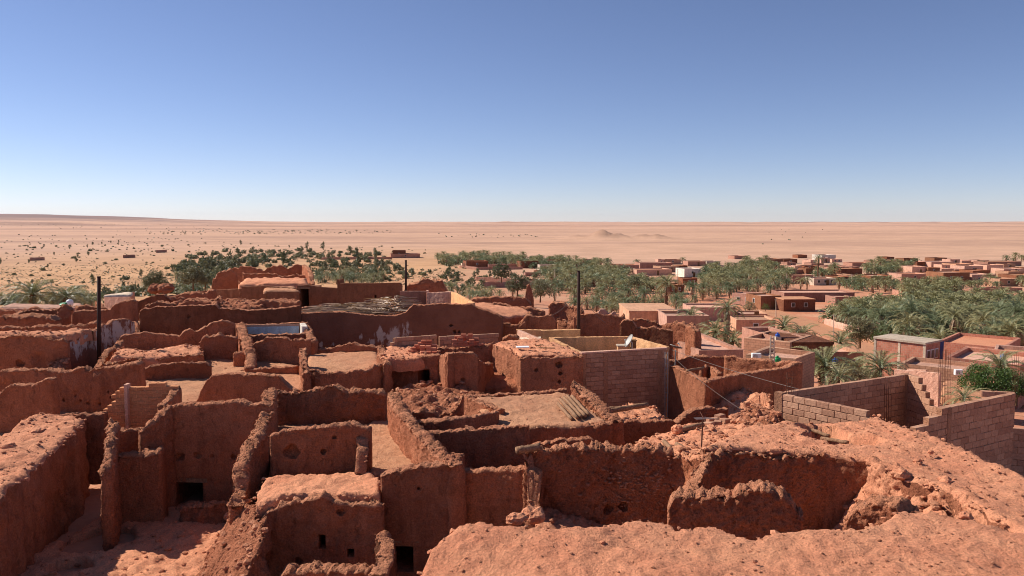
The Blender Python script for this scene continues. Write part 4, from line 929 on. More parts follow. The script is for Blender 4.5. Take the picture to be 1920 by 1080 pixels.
pz = lambda py: CZ + 24.7 * yz(py)
L_ = 338 - 193
blockwall(tn, A, B, [(0, pz(762)), (12 / L_, pz(759)), (13 / L_, pz(752)), (20 / L_, pz(747)), (22 / L_, pz(736)), (36 / L_, pz(729)), (40 / L_, pz(725)), (60 / L_, pz(723)), (112 / L_, pz(720)), (113 / L_, pz(727)), (1, pz(727))], 7.9, .26, .115, .22, 'mudbrick', 'tan', 'mud_brick', .008, .003)
m = MB(); q = PY(236, 724, 24.6); m.box(-.05, .05, -.04, .2, -2.0, .06, org=q); m.build('pilaster', M['pinkwash'], tn)
wd(tn, [(308, 760, 5.7), (325, 745, 5.6), (340, 725, 5.4)], 7.6, .3, side=1, rough=.05)
# left edge courts
h = house('long shaded wall pocked with vertical gouges, left edge', 130, 730, 7.5)
wf(h, [(-60, 30.6), (100, 30.0), (262, 29.0)], [(-60, 697), (0, 696), (72, 691), (100, 693), (122, 697), (135, 692), (152, 687), (162, 693), (178, 690), (215, 687), (240, 682), (255, 679), (262, 684)], 8.2, .4, rough=.05, top=.07, pits=((150, 752, .08), (165, 756, .08), (186, 758, .08), (120, 750, .08), (210, 745, .09), (205, 735, .07), (140, 742, .07), (105, 748, .07)))
wf(h, [(-40, 27.4), (40, 27.2), (99, 26.9)], [(-40, 750), (3, 735), (8, 729), (20, 721), (62, 720), (72, 715), (90, 706), (99, 714)], 8.4, .35, rough=.025)
patch('floor', h, 'floor', [(-40, 800, 7.6), (60, 765, 7.4), (195, 752, 7.4), (200, 790, 7.4), (100, 790, 7.5), (-40, 830, 7.6)], .2, .03)
h = house('big crumbling shaded block at the left edge, behind the gouged wall', 60, 660, 7)
wf(h, [(-60, 36.0), (40, 36.2), (126, 36.6)], [(-60, 640), (0, 633), (20, 630), (45, 628), (80, 632), (98, 638), (118, 637), (126, 642)], 8, .5, 'rubblewall', rough=.07, top=.08, pits=((38, 681, .22),))
lt = patch('roof', h, 'roof', [(-60, 629, 5.4), (45, 624, 5.3), (118, 631, 5.5), (165, 621, 5.55), (185, 617, 5.5), (100, 620, 5.45), (-60, 622, 5.4)], .5, .07, lump=.05)
stones(h, scatter(lt, 90, 80), (.03, .13), 'stone', 81)
wf(h, [(124, 37.0), (185, 40.0), (254, 43.0)], [(124, 642), (165, 626), (188, 614), (205, 606), (215, 599), (235, 597), (254, 604)], 8, .35, 'peeled2', rough=.025)
sl = patch('rubble_slope', h, 'rubblewall', [(80, 694, 6.9), (98, 680, 6.7), (122, 662, 6.3), (128, 672, 6.5), (120, 688, 6.8)], .3, .1); stones(h, scatter(sl, 50, 82), (.03, .12), 'stone', 83)
h = house('stepped rows of low broken walls at the far left, below the white barrel', 70, 610, 6.8)
wf(h, [(-60, 42), (60, 42), (186, 41.6)], [(-60, 615), (0, 614), (60, 612), (120, 610), (186, 606)], 7.4, .45, **RW)
wf(h, [(-60, 45.6), (102, 45.6)], [(-60, 600), (0, 597), (50, 595), (90, 594), (102, 600)], 7.4, 1.2, 'rubblewall', rough=.1, top=.12)
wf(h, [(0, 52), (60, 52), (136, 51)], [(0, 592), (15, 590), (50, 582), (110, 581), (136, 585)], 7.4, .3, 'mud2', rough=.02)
wd(h, [(0, 600, 6.2), (25, 592, 6.1), (50, 583, 6.0)], 7.4, .4, side=1)
wf(h, [(-60, 55), (100, 55)], [(-60, 582), (0, 580), (60, 578), (100, 581)], 7.4, .4, **RW)
wf(h, [(104, 50), (130, 49.5)], [(104, 580), (112, 573), (122, 571), (130, 580)], 7.4, .5, **RW)
h = house('shaded wall rising to the right behind the tall left pole', 200, 590, 7)
wf(h, [(132, 47.6), (190, 47.4), (253, 47.0)], [(132, 592), (140, 584), (180, 581), (205, 579), (212, 571), (222, 567), (250, 561), (253, 568)], 7.8, .4, rough=.03)
wd(h, [(254, 563, 5.0), (256, 590, 5.75), (262, 622, 6.5)], 7.8, .4, side=-1, **RW)
wf(h, [(244, 53), (280, 53), (322, 53)], [(244, 566), (270, 560), (290, 552), (304, 549), (312, 556), (322, 562)], 6.8, .3, 'mud2')
h = house('long even shaded wall across the left middle with one black notch', 410, 600, 7)
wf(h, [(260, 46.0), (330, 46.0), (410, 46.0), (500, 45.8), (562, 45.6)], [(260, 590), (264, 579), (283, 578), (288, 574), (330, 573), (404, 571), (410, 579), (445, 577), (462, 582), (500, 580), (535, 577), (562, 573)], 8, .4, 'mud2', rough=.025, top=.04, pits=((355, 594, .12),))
rp = patch('rubble_roof', h, 'rubblewall', [(412, 578, 5.6), (400, 566, 5.5), (480, 562, 5.4), (556, 558, 5.3), (558, 572, 5.5)], .6, .12, lump=.15)
stones(h, scatter(rp, 110, 84), (.04, .17), 'stone', 85, 'rubble_stones', pw=1.6)
wf(h, [(290, 58), (400, 57)], [(290, 556), (330, 552), (370, 549), (400, 545)], 6.8, .5, **RW)
wf(h, [(320, 52), (405, 51)], [(320, 566), (360, 560), (405, 560)], 6.8, .6, **RW)
rock(310, 545, 5.2, .55, 'dark heap of fallen mud brick by the tall left pole', 60, None, 'rubblewall'); rock(290, 545, 5.2, .5, 'jagged heap of fallen mud brick left of the dark one', 61, None, 'rubblewall')
wf(h, [(270, 50), (330, 49.6)], [(270, 573), (285, 568), (300, 566), (330, 571)], 6.9, .35, **RW)
wf(h, [(334, 51), (404, 50)], [(334, 569), (360, 561), (385, 565), (404, 567)], 6.9, .35, 'mud', rough=.05)
wd(h, [(404, 571, 5.2), (411, 563, 5.3), (416, 555, 5.35)], 6.9, .35, side=1, **RW)
wf(h, [(470, 51), (520, 50.6), (560, 50)], [(470, 570), (495, 563), (525, 566), (560, 567)], 6.9, .4, **RW)
wf(h, [(290, 55), (345, 54.6)], [(290, 562), (320, 556), (345, 561)], 6.9, .35, 'mud', rough=.05)
h = house('small broken cells between the far-left walls and the shed, below the palms', 160, 585, 6.9)
wf(h, [(140, 53), (196, 52)], [(140, 578), (160, 571), (180, 573), (196, 576)], 7.4, .35, 'mud', rough=.05)
wd(h, [(196, 577, 6.0), (192, 570, 6.0), (186, 563, 5.95)], 7.4, .35, side=1, **RW)
wf(h, [(30, 49), (100, 48.6)], [(30, 592), (55, 588), (80, 590), (100, 592)], 7.4, .35, 'mud', rough=.05)
h = house('low broken partition at the foot of the peeling wall', 615, 655, 7.6)
wf(h, [(584, 41.5), (615, 41.4), (650, 41.2)], [(584, 658), (600, 651), (625, 650), (650, 656)], 8.2, .35, **RW)
wf(h, [(655, 43.5), (690, 43.2)], [(655, 652), (672, 647), (690, 652)], 8.2, .35, 'mud', rough=.05)
h = house('dark broken cell behind the square mud house', 965, 630, 7.2)
wf(h, [(942, 41), (972, 40.8)], [(942, 636), (955, 628), (972, 633)], 8, .35, **RW)
wf(h, [(925, 45.5), (985, 45)], [(925, 612), (945, 606), (965, 612), (985, 608)], 8, .35, 'mud', rough=.05)
pk = house('pale pink plastered shed behind the shaded wall, left', 220, 560, 6.6, 'shed', 'shed', None)
wf(pk, [(195, 62), (246, 60)], [(195, 553), (200, 552), (246, 548)], 7.2, .3, 'pinkwash', **SM); patch('roof', pk, 'concrete', [(195, 553, 5.5), (240, 546, 5.4), (248, 547, 5.4), (246, 552, 5.5)], .12, .01)
fr = house('flat pale roofed shed at the far left under the palms', 70, 580, 7, 'shed', 'shed', None)
patch('roof', fr, 'pinkwash', [(0, 575, 6.5), (22, 568, 6.5), (112, 571, 6.6), (150, 567, 6.4), (156, 572, 6.4), (100, 577, 6.6), (60, 577, 6.6)], .18, .012); wf(fr, [(4, 57), (155, 57)], [(4, 578), (100, 580), (155, 575)], 8, .2, 'pinkwash', **SM)
t_ = thing('barrel', 'round white barrel on the flat pale roof, far left', 'barrel', P(131, 572, 6.4)); c = Vector(P(131, 573, 6.4)); m = MB(); m.tube([c + Vector((-.0, 0, 0)), c + Vector((0, 0, .1)), c + Vector((0, 0, .36)), c + Vector((0, 0, .45))], [.2, .25, .25, .16], 14); m.build('body', M['whitepl'], t_, True); m = MB(); m.tube([c + Vector((0, 0, .445)), c + Vector((0, 0, .5))], .09, 12); m.build('lid', M['whitepl'], t_, True)
o = mk('plastic_sheet', np.array(ICO2[0]) * (.35, .2, .2) * (1 + .4 * vn(ICO2[0] * 2))[:, None] + np.array(P(122, 571, 6.3)), ICO2[1], M['greenpl']); tag(o, 'crumpled green plastic beside the white barrel', 'plastic')
# ------------------------------------------------------------------ upper back houses
h = house('highest ruin at the back left, broken walls standing on end', 490, 520, 6)
wf(h, [(396, 72), (420, 72.5), (446, 73)], [(396, 545), (400, 522), (412, 511), (430, 508), (440, 512), (446, 522)], 7, .5, 'rubblewall', rough=.12, top=.1)
wf(h, [(404, 80), (490, 80), (582, 80)], [(404, 516), (415, 508), (440, 502), (470, 500), (488, 505), (494, 508), (510, 500), (540, 498), (566, 497), (575, 502), (582, 508)], 7, .4, 'mud', rough=.05, top=.08)
wf(h, [(455, 76), (515, 76), (576, 76)], [(455, 513), (480, 514), (500, 512), (530, 517), (576, 515)], 7, .4, 'rubblewall', rough=.07, top=.08)
wf(h, [(567, 79), (576, 75), (583, 71)], [(567, 498), (574, 502), (578, 510), (583, 534)], 7, .45, **RW)
patch('floor', h, 'roof', [(448, 533, 5.5), (460, 522, 5.3), (572, 520, 5.2), (578, 530, 5.4)], .5, .07, lump=.06)
wf(h, [(446, 70), (480, 70), (580, 70)], [(446, 528), (455, 532), (520, 530), (580, 533)], 7, .5, **RW)
h = house('brown plastered house with a small canopy and dark doorway, back left', 560, 570, 6.8, 'mud_house', 'house')
wf(h, [(362, 66), (410, 65), (456, 64)], [(362, 547), (400, 544), (456, 541)], 7.2, .3, 'brown', **SM)
wf(h, [(454, 62), (510, 61), (562, 60.5)], [(454, 537), (500, 536), (562, 541)], 7.2, .3, 'brown', **SM)
wf(h, [(558, 59.6), (580, 59.5), (640, 59)], [(558, 536), (576, 534), (600, 538), (640, 541)], 7.3, .3, 'brown', holes=((563, 541, 579, 583, 2.5),), **SM)
patch('canopy', h, 'floor', [(495, 545, 5.2), (496, 538, 5.2), (550, 536, 5.2), (562, 544, 5.2)], .16, .04)
m = MB(); a = P(499, 546, 5.3); m.tube([a, (a[0], a[1], a[2] - 1.5)], .04, 6); m.build('canopy_post', M['wood'], h)
wf(h, [(500, 57.6), (560, 57.6)], [(500, 547), (560, 547)], 7.2, .2, 'brown', **SM)
wf(h, [(633, 58.6), (638, 58.5)], [(633, 524), (638, 524)], 7.2, .5, 'brown', **SM)
h = house('wide brown plastered wall with faint stains, behind the heap of dry fronds', 700, 550, 6.8, 'mud_house', 'house')
wf(h, [(637.5, 58), (700, 57.6), (753, 57.3)], [(637.5, 531), (700, 531), (750, 530), (753, 534)], 7.3, .3, 'brown', holes=((702, 553, 706, 560, .3),), **SM)
wf(h, [(750, 53), (800, 53)], [(750, 546), (800, 546)], 7.2, .25, 'mudlow', **SM)
wf(h, [(800, 52.4), (846, 51.6)], [(800, 549), (846, 547)], 7, .25, 'pinkwash', **SM)
wf(h, [(846, 51.5), (884, 46.6)], [(846, 547), (884, 568)], 7, .25, 'tan', **SM)
wf(h, [(799, 52.6), (803, 52.6)], [(799, 545), (803, 545)], 7, .5, 'pinkwash', **SM)
wf(h, [(752, 64), (795, 64), (840, 64)], [(752, 550), (762, 537), (785, 530), (800, 523), (815, 522), (828, 527), (840, 549)], 6.8, 1.0, 'rubblewall', rough=.12, top=.1)
h = house('long dark shaded wall in the middle with peeling white plaster', 740, 630, 7.5)
wf(h, [(556, 46), (660, 46), (772, 46), (850, 45.4), (940, 44.4)], [(556, 588), (600, 586), (640, 585), (700, 591), (742, 592), (762, 584), (775, 570), (830, 569), (883, 569), (888, 573), (930, 589), (940, 594)], 8.6, .4, 'peeled', rough=.025, top=.03, pits=((846, 610, .11), (853, 622, .12), (861, 622, .1)))
patch('roof', h, 'roof', [(560, 592, 5.8), (566, 574, 5.8), (640, 572, 5.8), (756, 566, 5.7), (760, 590, 5.75), (700, 595, 5.85)], .4, .04)
patch('roof', h, 'roof', [(778, 574, 5.1), (880, 572, 5.1), (936, 594, 5.7), (1000, 590, 5.9), (985, 578, 5.7), (890, 566, 5.4)], .6, .06)
h = house('low dark ruin behind the mud-roofed house, with a lit broken top', 950, 590, 7)
wf(h, [(884, 52), (940, 52), (1020, 51)], [(884, 567), (940, 569), (958, 574), (990, 576), (1020, 584)], 8, .45, 'mud', rough=.04, top=.05)
wf(h, [(884, 56), (995, 55)], [(884, 560), (930, 557), (985, 559), (995, 570)], 8, .7, **RW)
wf(h, [(984, 58), (1001, 58)], [(984, 560), (987, 540), (992, 533), (996, 538), (1001, 560)], 8, .5, **RW)
wf(h, [(976, 46.2), (1000, 46), (1042, 46)], [(976, 604), (984, 592), (1010, 594), (1034, 591), (1042, 604)], 8, .35, rough=.04)
wd(h, [(990, 585, 5.6), (985, 595, 5.8), (978, 612, 6.4)], 8, .35, side=1, **RW)
wf(h, [(1028, 52.5), (1060, 52), (1090, 51)], [(1028, 578), (1032, 566), (1040, 563), (1054, 566), (1060, 574), (1090, 577)], 8.4, .4, 'rubblewall', rough=.08, top=.12)
wf(h, [(1044, 48), (1082, 47)], [(1044, 602), (1055, 600), (1070, 610), (1082, 612)], 8.4, .35, **RW)
wf(h, [(1075, 47), (1081, 47)], [(1075, 596), (1078, 594), (1081, 600)], 8.4, .3)
h = house('ochre plastered rooftop room behind the block house', 1040, 625, 6.5, 'mud_house', 'house')
wf(h, [(1014, 40.2), (1088, 40)], [(1014, 620), (1088, 618)], 7.6, .2, 'tan', **SM)
wf(h, [(970, 43), (1014, 38.8)], [(970, 619), (1014, 637)], 7.6, .2, 'pinkwash', **SM)
wf(h, [(968, 44), (1088, 43.6)], [(968, 618), (1020, 619), (1088, 617)], 7.6, .2, 'tan', **SM)
patch('roof', h, 'concrete', [(972, 632, 6.2), (1012, 650, 6.2), (1088, 648, 6.2), (1088, 628, 6.2)], .1, .01)
h = house('ruin with a spill of sunlit stones, right of the central pole', 1150, 610, 8)
wf(h, [(1084, 48.4), (1120, 48.2), (1170, 48)], [(1084, 591), (1110, 588), (1150, 590), (1170, 594)], 9, .35, rough=.04)
sp = patch('stone_spill', h, 'rubblewall', [(1098, 628, 7.2), (1125, 610, 6.6), (1142, 596, 6.1), (1170, 592, 6.0), (1172, 628, 7.2)], .8, .12, lump=.1)
stones(h, scatter(sp, 420, 90), (.05, .17), 'stone', 91, 'spilled_stones', pw=1.4)
wf(h, [(1162, 44.4), (1190, 44.2), (1260, 43.2)], [(1162, 608), (1166, 601), (1186, 600), (1192, 614), (1210, 616), (1222, 612), (1240, 616), (1260, 619)], 9.5, .38, 'mud2', rough=.04, top=.06)
wf(h, [(1180, 50), (1240, 49.5), (1300, 48)], [(1180, 601), (1190, 598), (1230, 602), (1236, 612), (1262, 603), (1300, 610)], 9.8, .5, **RW)
wf(h, [(1285, 47), (1306, 46)], [(1285, 612), (1306, 622)], 10, .5, **RW)
wf(h, [(1118, 55), (1158, 55)], [(1118, 590), (1126, 580), (1132, 580), (1140, 588), (1150, 584), (1158, 592)], 9, .3, 'pinkwash', rough=.03)
# heap of dry palm fronds on the roof
g_ = random.Random(9); m = MB()
def frondstrip(m, a, d, L, wd_, sag, mi):
    a = Vector(a); d = Vector(d).normalized(); s = d.cross(Vector((0, 0, 1))).normalized(); K = 5; v = []
    for i in range(K):
        u = i / (K - 1); p = a + d * L * u + Vector((0, 0, -sag * u * u)); w0 = wd_ * (1 - .75 * u)
        v += [p + s * w0, p + Vector((0, 0, .03)), p - s * w0]
    f = []
    for i in range(K - 1):
        for j in (0, 1): f.append((i * 3 + j, i * 3 + j + 1, i * 3 + j + 4, i * 3 + j + 3))
    m.add(v, f, mi)
for i in range(1300):
    px = g_.uniform(594, 760); py = g_.uniform(578, 592)
    hgt = (1 - abs((px - 665) / 75)) * .35 if px < 690 else .2 + .75 * math.exp(-((px - 738) / 17) ** 2)
    hgt = max(.06, hgt); b = Vector(P(px, py, 5.75)); z = g_.uniform(0, hgt)
    if px > 705: a = math.radians(g_.gauss(150, 35) if px < 735 else g_.gauss(60, 40))
    else: a = g_.choice((g_.gauss(0, .25), math.pi + g_.gauss(0, .25)))
    frondstrip(m, b + Vector((0, 0, z + .05)), (math.cos(a), math.sin(a) * .6, .12), g_.uniform(.7, 1.7), g_.uniform(.02, .05), .25, g_.choice((0, 0, 1)))
o = m.build('dry_frond_heap', [M['dry'], M['wood']]); tag(o, 'long heap of dry palm fronds on the roof at centre left', 'frond heap', None, 'stuff')
# poles and cables
def pole(px, y0, y1, Y, r, label, mat='pole'):
    a, b = Vector(PY(px, y1, Y)), Vector(PY(px, y0, Y)); t = thing('utility_pole', label, 'pole', a, 'utility poles'); m = MB()
    m.tube([a, a.lerp(b, .5), b], [r * 1.1, r, r * .92], 10); m.build('shaft', M[mat], t, True); m = MB(); m.tube([b - Vector((0, 0, .004)), b + Vector((0, 0, .05))], r * 1.05, 10); m.build('cap', M[mat], t)
    m = MB(); q = b - Vector((0, 0, .35)); m.tube([q + Vector((r * .5, 0, 0)), q + Vector((.22, 0, -.05))], .02, 6); m.build('bracket', M['rust'], t); return b
b1 = pole(185.5, 520, 690, 39, .09, 'tall thick dark wooden pole standing among the left ruins')
b2 = pole(761, 489, 560, 60, .085, 'dark pole rising behind the wide brown wall, back centre')
b3 = pole(1085, 509, 640, 42, .085, 'tall dark pole behind the block house, centre right')
def cable(a, b, sag, r, label, K=18):
    a, b = Vector(a), Vector(b); m = MB(); m.tube([a.lerp(b, i / K) - Vector((0, 0, sag * 4 * (i / K) * (1 - i / K))) for i in range(K + 1)], r, 5); o = m.build('cable', M['cable'], None, True); tag(o, label, 'cable', 'overhead cables')
cable(PY(1240, 648, 35), PY(1500, 730, 24.5), .1, .009, 'thick pale cable from the block house corner to the block enclosure')
cable(PY(1245, 652, 35), PY(1390, 768, 26), .15, .007, 'thin cable dropping from the block house over the fallen vault')
cable(PY(1086, 545, 42), PY(1135, 605, 46), .2, .012, 'short cable slanting down right from the central pole')
cable(PY(1083, 548, 42), PY(1032, 592, 48), .2, .008, 'thin cable slanting down left from the central pole')
cable(PY(1262, 618, 60), PY(1446, 662, 62), .3, .012, 'cable sagging towards the lattice pole on the right')
cable(PY(188, 524, 39), PY(206, 545, 47), .1, .01, 'short loose wire at the top of the tall left pole')
t_ = thing('ladder', 'narrow metal ladder against the right corner of the block house', 'ladder', PY(1250, 782, 33.2))
for x in (1247, 1252): m = MB(); m.tube([PY(x, 660, 33.2), PY(x, 782, 33.2)], .02, 5); m.build('rail', M['galv'], t_)
for y in range(664, 782, 9): m = MB(); m.tube([PY(1247, y, 33.2), PY(1252, y, 33.2)], .012, 5); m.build('rung', M['galv'], t_)
# ------------------------------------------------------------------ village houses
MATS = {'r': 'mudlow', 'm': 'mud2', 'b': 'brown', 'p': 'pinkwash', 't': 'sand', 'w': 'white', 'k': 'bricks_far', 'c': 'blocks_far', 'o': 'concrete'}
VH = []
def uvbox(o):
    me = o.data; uv = me.uv_layers.new(name='UVMap')
    for p in me.polygons:
        n = p.normal
        for li in p.loop_indices:
            c = me.vertices[me.loops[li].vertex_index].co
            uv.data[li].uv = (c.x if abs(n.y) >= abs(n.x) else c.y, c.z) if abs(n.z) < .7 else (c.x, c.y)
def vhouse(px0, px1, yt, yb, dep, mat, label, yaw=None, wins=0, door=False, group=None, par=.35, Y=None, roofm='pinkwash', name='village_house', lat=0, rise=0):
    "a flat-roofed house: hollow walls with parapet, roof slab, windows and doors let into the front"
    pm = (px0 + px1) / 2
    if Y is None: X, Y, z0 = G(pm, yb)
    else: X, Y, _ = PY(pm, yb, Y); z0 = CZ + Y * yz(yb)
    xa, xb = PX(px0, Y, z0 - CZ), PX(px1, Y, z0 - CZ); wid = xb - xa; H = Y * (yz(yt) - yz(yb))
    g = random.Random(int(px0 * 7 + yt)); yaw = R(g.uniform(4, 16)) if yaw is None else R(yaw)
    t = thing(name, label, 'house', (xa, Y, z0), group, yaw); wid = wid / math.cos(yaw) - (dep * math.tan(yaw) * 0)
    th = min(.25, wid * .1); D = dep
    out = [(0, 0), (wid, 0), (wid, D), (0, D)]; inn = [(th, th), (wid - th, th), (wid - th, D - th), (th, D - th)]; zr = H - par
    v = [(x, y, -1.2) for x, y in out] + [(x, y, H + g.uniform(-.08, .08) * (par > .2)) for x, y in out] + [(x, y, H - .02) for x, y in inn] + [(x, y, zr - .06) for x, y in inn]
    f = []
    for i in range(4):
        j = (i + 1) % 4; f += [(i, j, 4 + j, 4 + i), (4 + i, 4 + j, 8 + j, 8 + i), (8 + i, 8 + j, 12 + j, 12 + i)]
    def ob(nm, v, f, m, par_):
        o = bpy.data.objects.new(nm, mesh(nm, v, f, M[m])); C.objects.link(o); o.parent = par_; WL[o] = WL[t]; return o
    w_ = ob('wall', v, f, MATS[mat], t)
    if MATS[mat].endswith('_far'): uvbox(w_)
    ov = .0 if par > .1 else -.18
    rv, rf = boxv(th + .004 + ov * 1.8, wid - th - .004 - ov * 1.8, th + .004 + ov * 1.8, D - th - .004 - ov * 1.8, zr - .2 + (.24 if par <= .1 else 0), zr + (.24 if par <= .1 else 0)); ob('roof', rv, rf, roofm, t)
    for k in range(wins):
        cx = wid * (k + .75) / (wins + .5); zz = H * .55; ww, wh = min(.5, wid * .08), .55
        fv, ff = boxv(cx - ww, cx + ww, -.05, .06, zz - wh, zz + wh); fo = ob('window', fv, ff, 'frame', t)
        gv, gf = boxv(cx - ww + .1, cx + ww - .1, -.07, -.052, zz - wh + .1, zz + wh - .1); ob('pane', gv, gf, 'glass', fo)
    for k in range(lat):
        cy = D * (k + .6) / (lat + .3); zz = H * .6
        fv, ff = boxv(-.05, .06, cy - .5, cy + .5, zz - .6, zz + .6); fo = ob('window', fv, ff, 'frame', t); gv, gf = boxv(-.07, -.052, cy - .4, cy + .4, zz - .5, zz + .5); ob('pane', gv, gf, 'glass', fo)
    if door:
        cx = wid * .6; dv, df = boxv(cx - .5, cx + .5, -.06, .05, 0, 2.1); ob('door', dv, df, door if isinstance(door, str) else 'wood', t)
    VH.append((px0, px1, yt, yb)); return t
BIG = [  # px0, px1, top, base, depth, material, windows, label, keyword extras
 (1372, 1404, 549, 572, 6, 'p', 2, 'pink two-part house with windows in its sunlit side, on the sandy road', dict(yaw=-42)),
 (1426, 1468, 555, 581, 7, 'b', 0, 'brown box house at the road corner with a bush before it', dict(yaw=14, door=True, lat=1)),
 (1469, 1530, 562, 584, 7, 'm', 2, 'long low house with two small pale windows by the open sand', dict(yaw=4, roofm='floor', par=.1)),
 (1470, 1604, 549, 566, 10, 'r', 0, 'long dark red compound wall behind the road houses', dict(yaw=2)),
 (1566, 1604, 557, 571, 6, 'r', 1, 'small red hut at the end of the long compound', dict(yaw=4)),
 (1380, 1452, 599, 626, 7, 't', 1, 'ochre house with a large pale panel, among the near palms', dict(yaw=-3, roofm='sand')),
 (1388, 1438, 588, 602, 6, 't', 0, 'low ochre upper storey with a dark corner opening', dict(yaw=-2, Y=None, door=True)),
 (1295, 1378, 576, 603, 8, 'p', 0, 'pale wall between the shaggy palms and the block house', dict(yaw=0)),
 (1180, 1270, 585, 598, 8, 't', 0, 'long pale flat roof just beyond the central ruins', dict(yaw=0, par=.1, roofm='sand', Y=85)),
 (1250, 1330, 592, 606, 6, 'p', 0, 'pink garden wall beside the long pale flat roof', dict(yaw=0, Y=80)),
 (1455, 1514, 633, 664, 6, 'r', 1, 'dark red house with one square pale window and a broken corner', dict(yaw=10, Y=62)),
 (1394, 1460, 632, 668, 5, 'c', 0, 'unfinished masonry house with a ragged hole in its lit wall', dict(yaw=-40, Y=62)),
 (1310, 1396, 657, 690, 7, 'r', 0, 'low red house with a long sunlit roof behind the open mud house', dict(yaw=7, Y=45, par=.2)),
 (1398, 1470, 664, 700, 4, 'c', 0, 'low masonry yard wall with an air conditioner, below the lattice pole', dict(yaw=-38, Y=50)),
 (1486, 1562, 646, 672, 5, 'm', 0, 'dark open shed with a thin frame, behind the big near palm', dict(yaw=2, Y=60, par=.05, roofm='mud2')),
 (1560, 1620, 660, 676, 7, 't', 0, 'low tan yard wall left of the brick house', dict(yaw=3, Y=66)),
 (1770, 1858, 670, 722, 7, 'k', 0, 'red brick upper wall on pale stone base, right of the brick house', dict(yaw=-42, Y=60)),
 (1755, 1835, 640, 668, 9, 'k', 0, 'red brick annexe behind the stone house with a lit roof edge', dict(yaw=-42, Y=78, roofm='roof')),
 (1855, 1990, 669, 705, 8, 'p', 0, 'pink flat house at the right edge below the blue tank', dict(yaw=-35, Y=64, roofm='floor')),
 (1685, 1768, 681, 716, 4, 'c', 0, 'pale stone lower wall in front of the brick house', dict(yaw=-40, Y=58)),
]
for a in BIG: vhouse(*a[:6], a[7], wins=a[6], group='village houses', **a[8])
# brick house with pale slab roof
t_ = thing('brick_house', 'red brick house with a pale flat slab roof and dark windows in its shaded end', 'house', PY(1730, 690, 62), 'village houses')
c0 = Vector(PY(1732, 686, 62)); u = Vector((-.6, .8, 0)); v_ = Vector((.8, .6, 0))
Lu, Lv = 4.1, 2.7; zt = PY(1732, 646, 62)[2] - c0.z
def quadbox(a, eu, ev, z0, z1):
    p = [a, a + eu, a + eu + ev, a + ev]; return [(q.x, q.y, q.z + z0) for q in p] + [(q.x, q.y, q.z + z1) for q in p], [(0, 1, 2, 3), (7, 6, 5, 4), (4, 5, 1, 0), (5, 6, 2, 1), (6, 7, 3, 2), (7, 4, 0, 3)]
vv, ff = quadbox(c0, u * Lu, v_ * Lv, -1.5, zt); o = mk('wall', vv, ff, M['bricks_far'], t_); uvbox(o)
vv, ff = quadbox(c0 - u * .12 - v_ * .12, u * (Lu + .24), v_ * (Lv + .24), zt + .003, zt + .16); mk('roof', vv, ff, M['concrete'], t_)
for s in (0, .5, 1):
    vv, ff = quadbox(c0 + u * (Lu * s - .1) + Vector((-.016, -.012, 0)), u * .2, v_ * .1, -1.5, zt - .003); mk('column', vv, ff, M['concrete'], t_)
for s in (.35, 1.05, 1.75):
    vv, ff = quadbox(c0 + v_ * s + Vector((.03, -.04, 0)), u * .1, v_ * .55, zt - 1.3, zt - .5); fo = mk('window', vv, ff, M['frame'], t_)
    vv, ff = quadbox(c0 + v_ * (s + .08) + Vector((.042, -.056, 0)), u * .1, v_ * .39, zt - 1.22, zt - .58); mk('pane', vv, ff, M['glass'], fo)
m = MB(); p = PY(1757, 672, 66); m.box(-.3, .5, -.05, .05, -.2, 1.5, org=p); o = m.build('metal_gate', M['bluedoor']); tag(o, 'dark blue metal gate at the end of the brick house', 'gate')
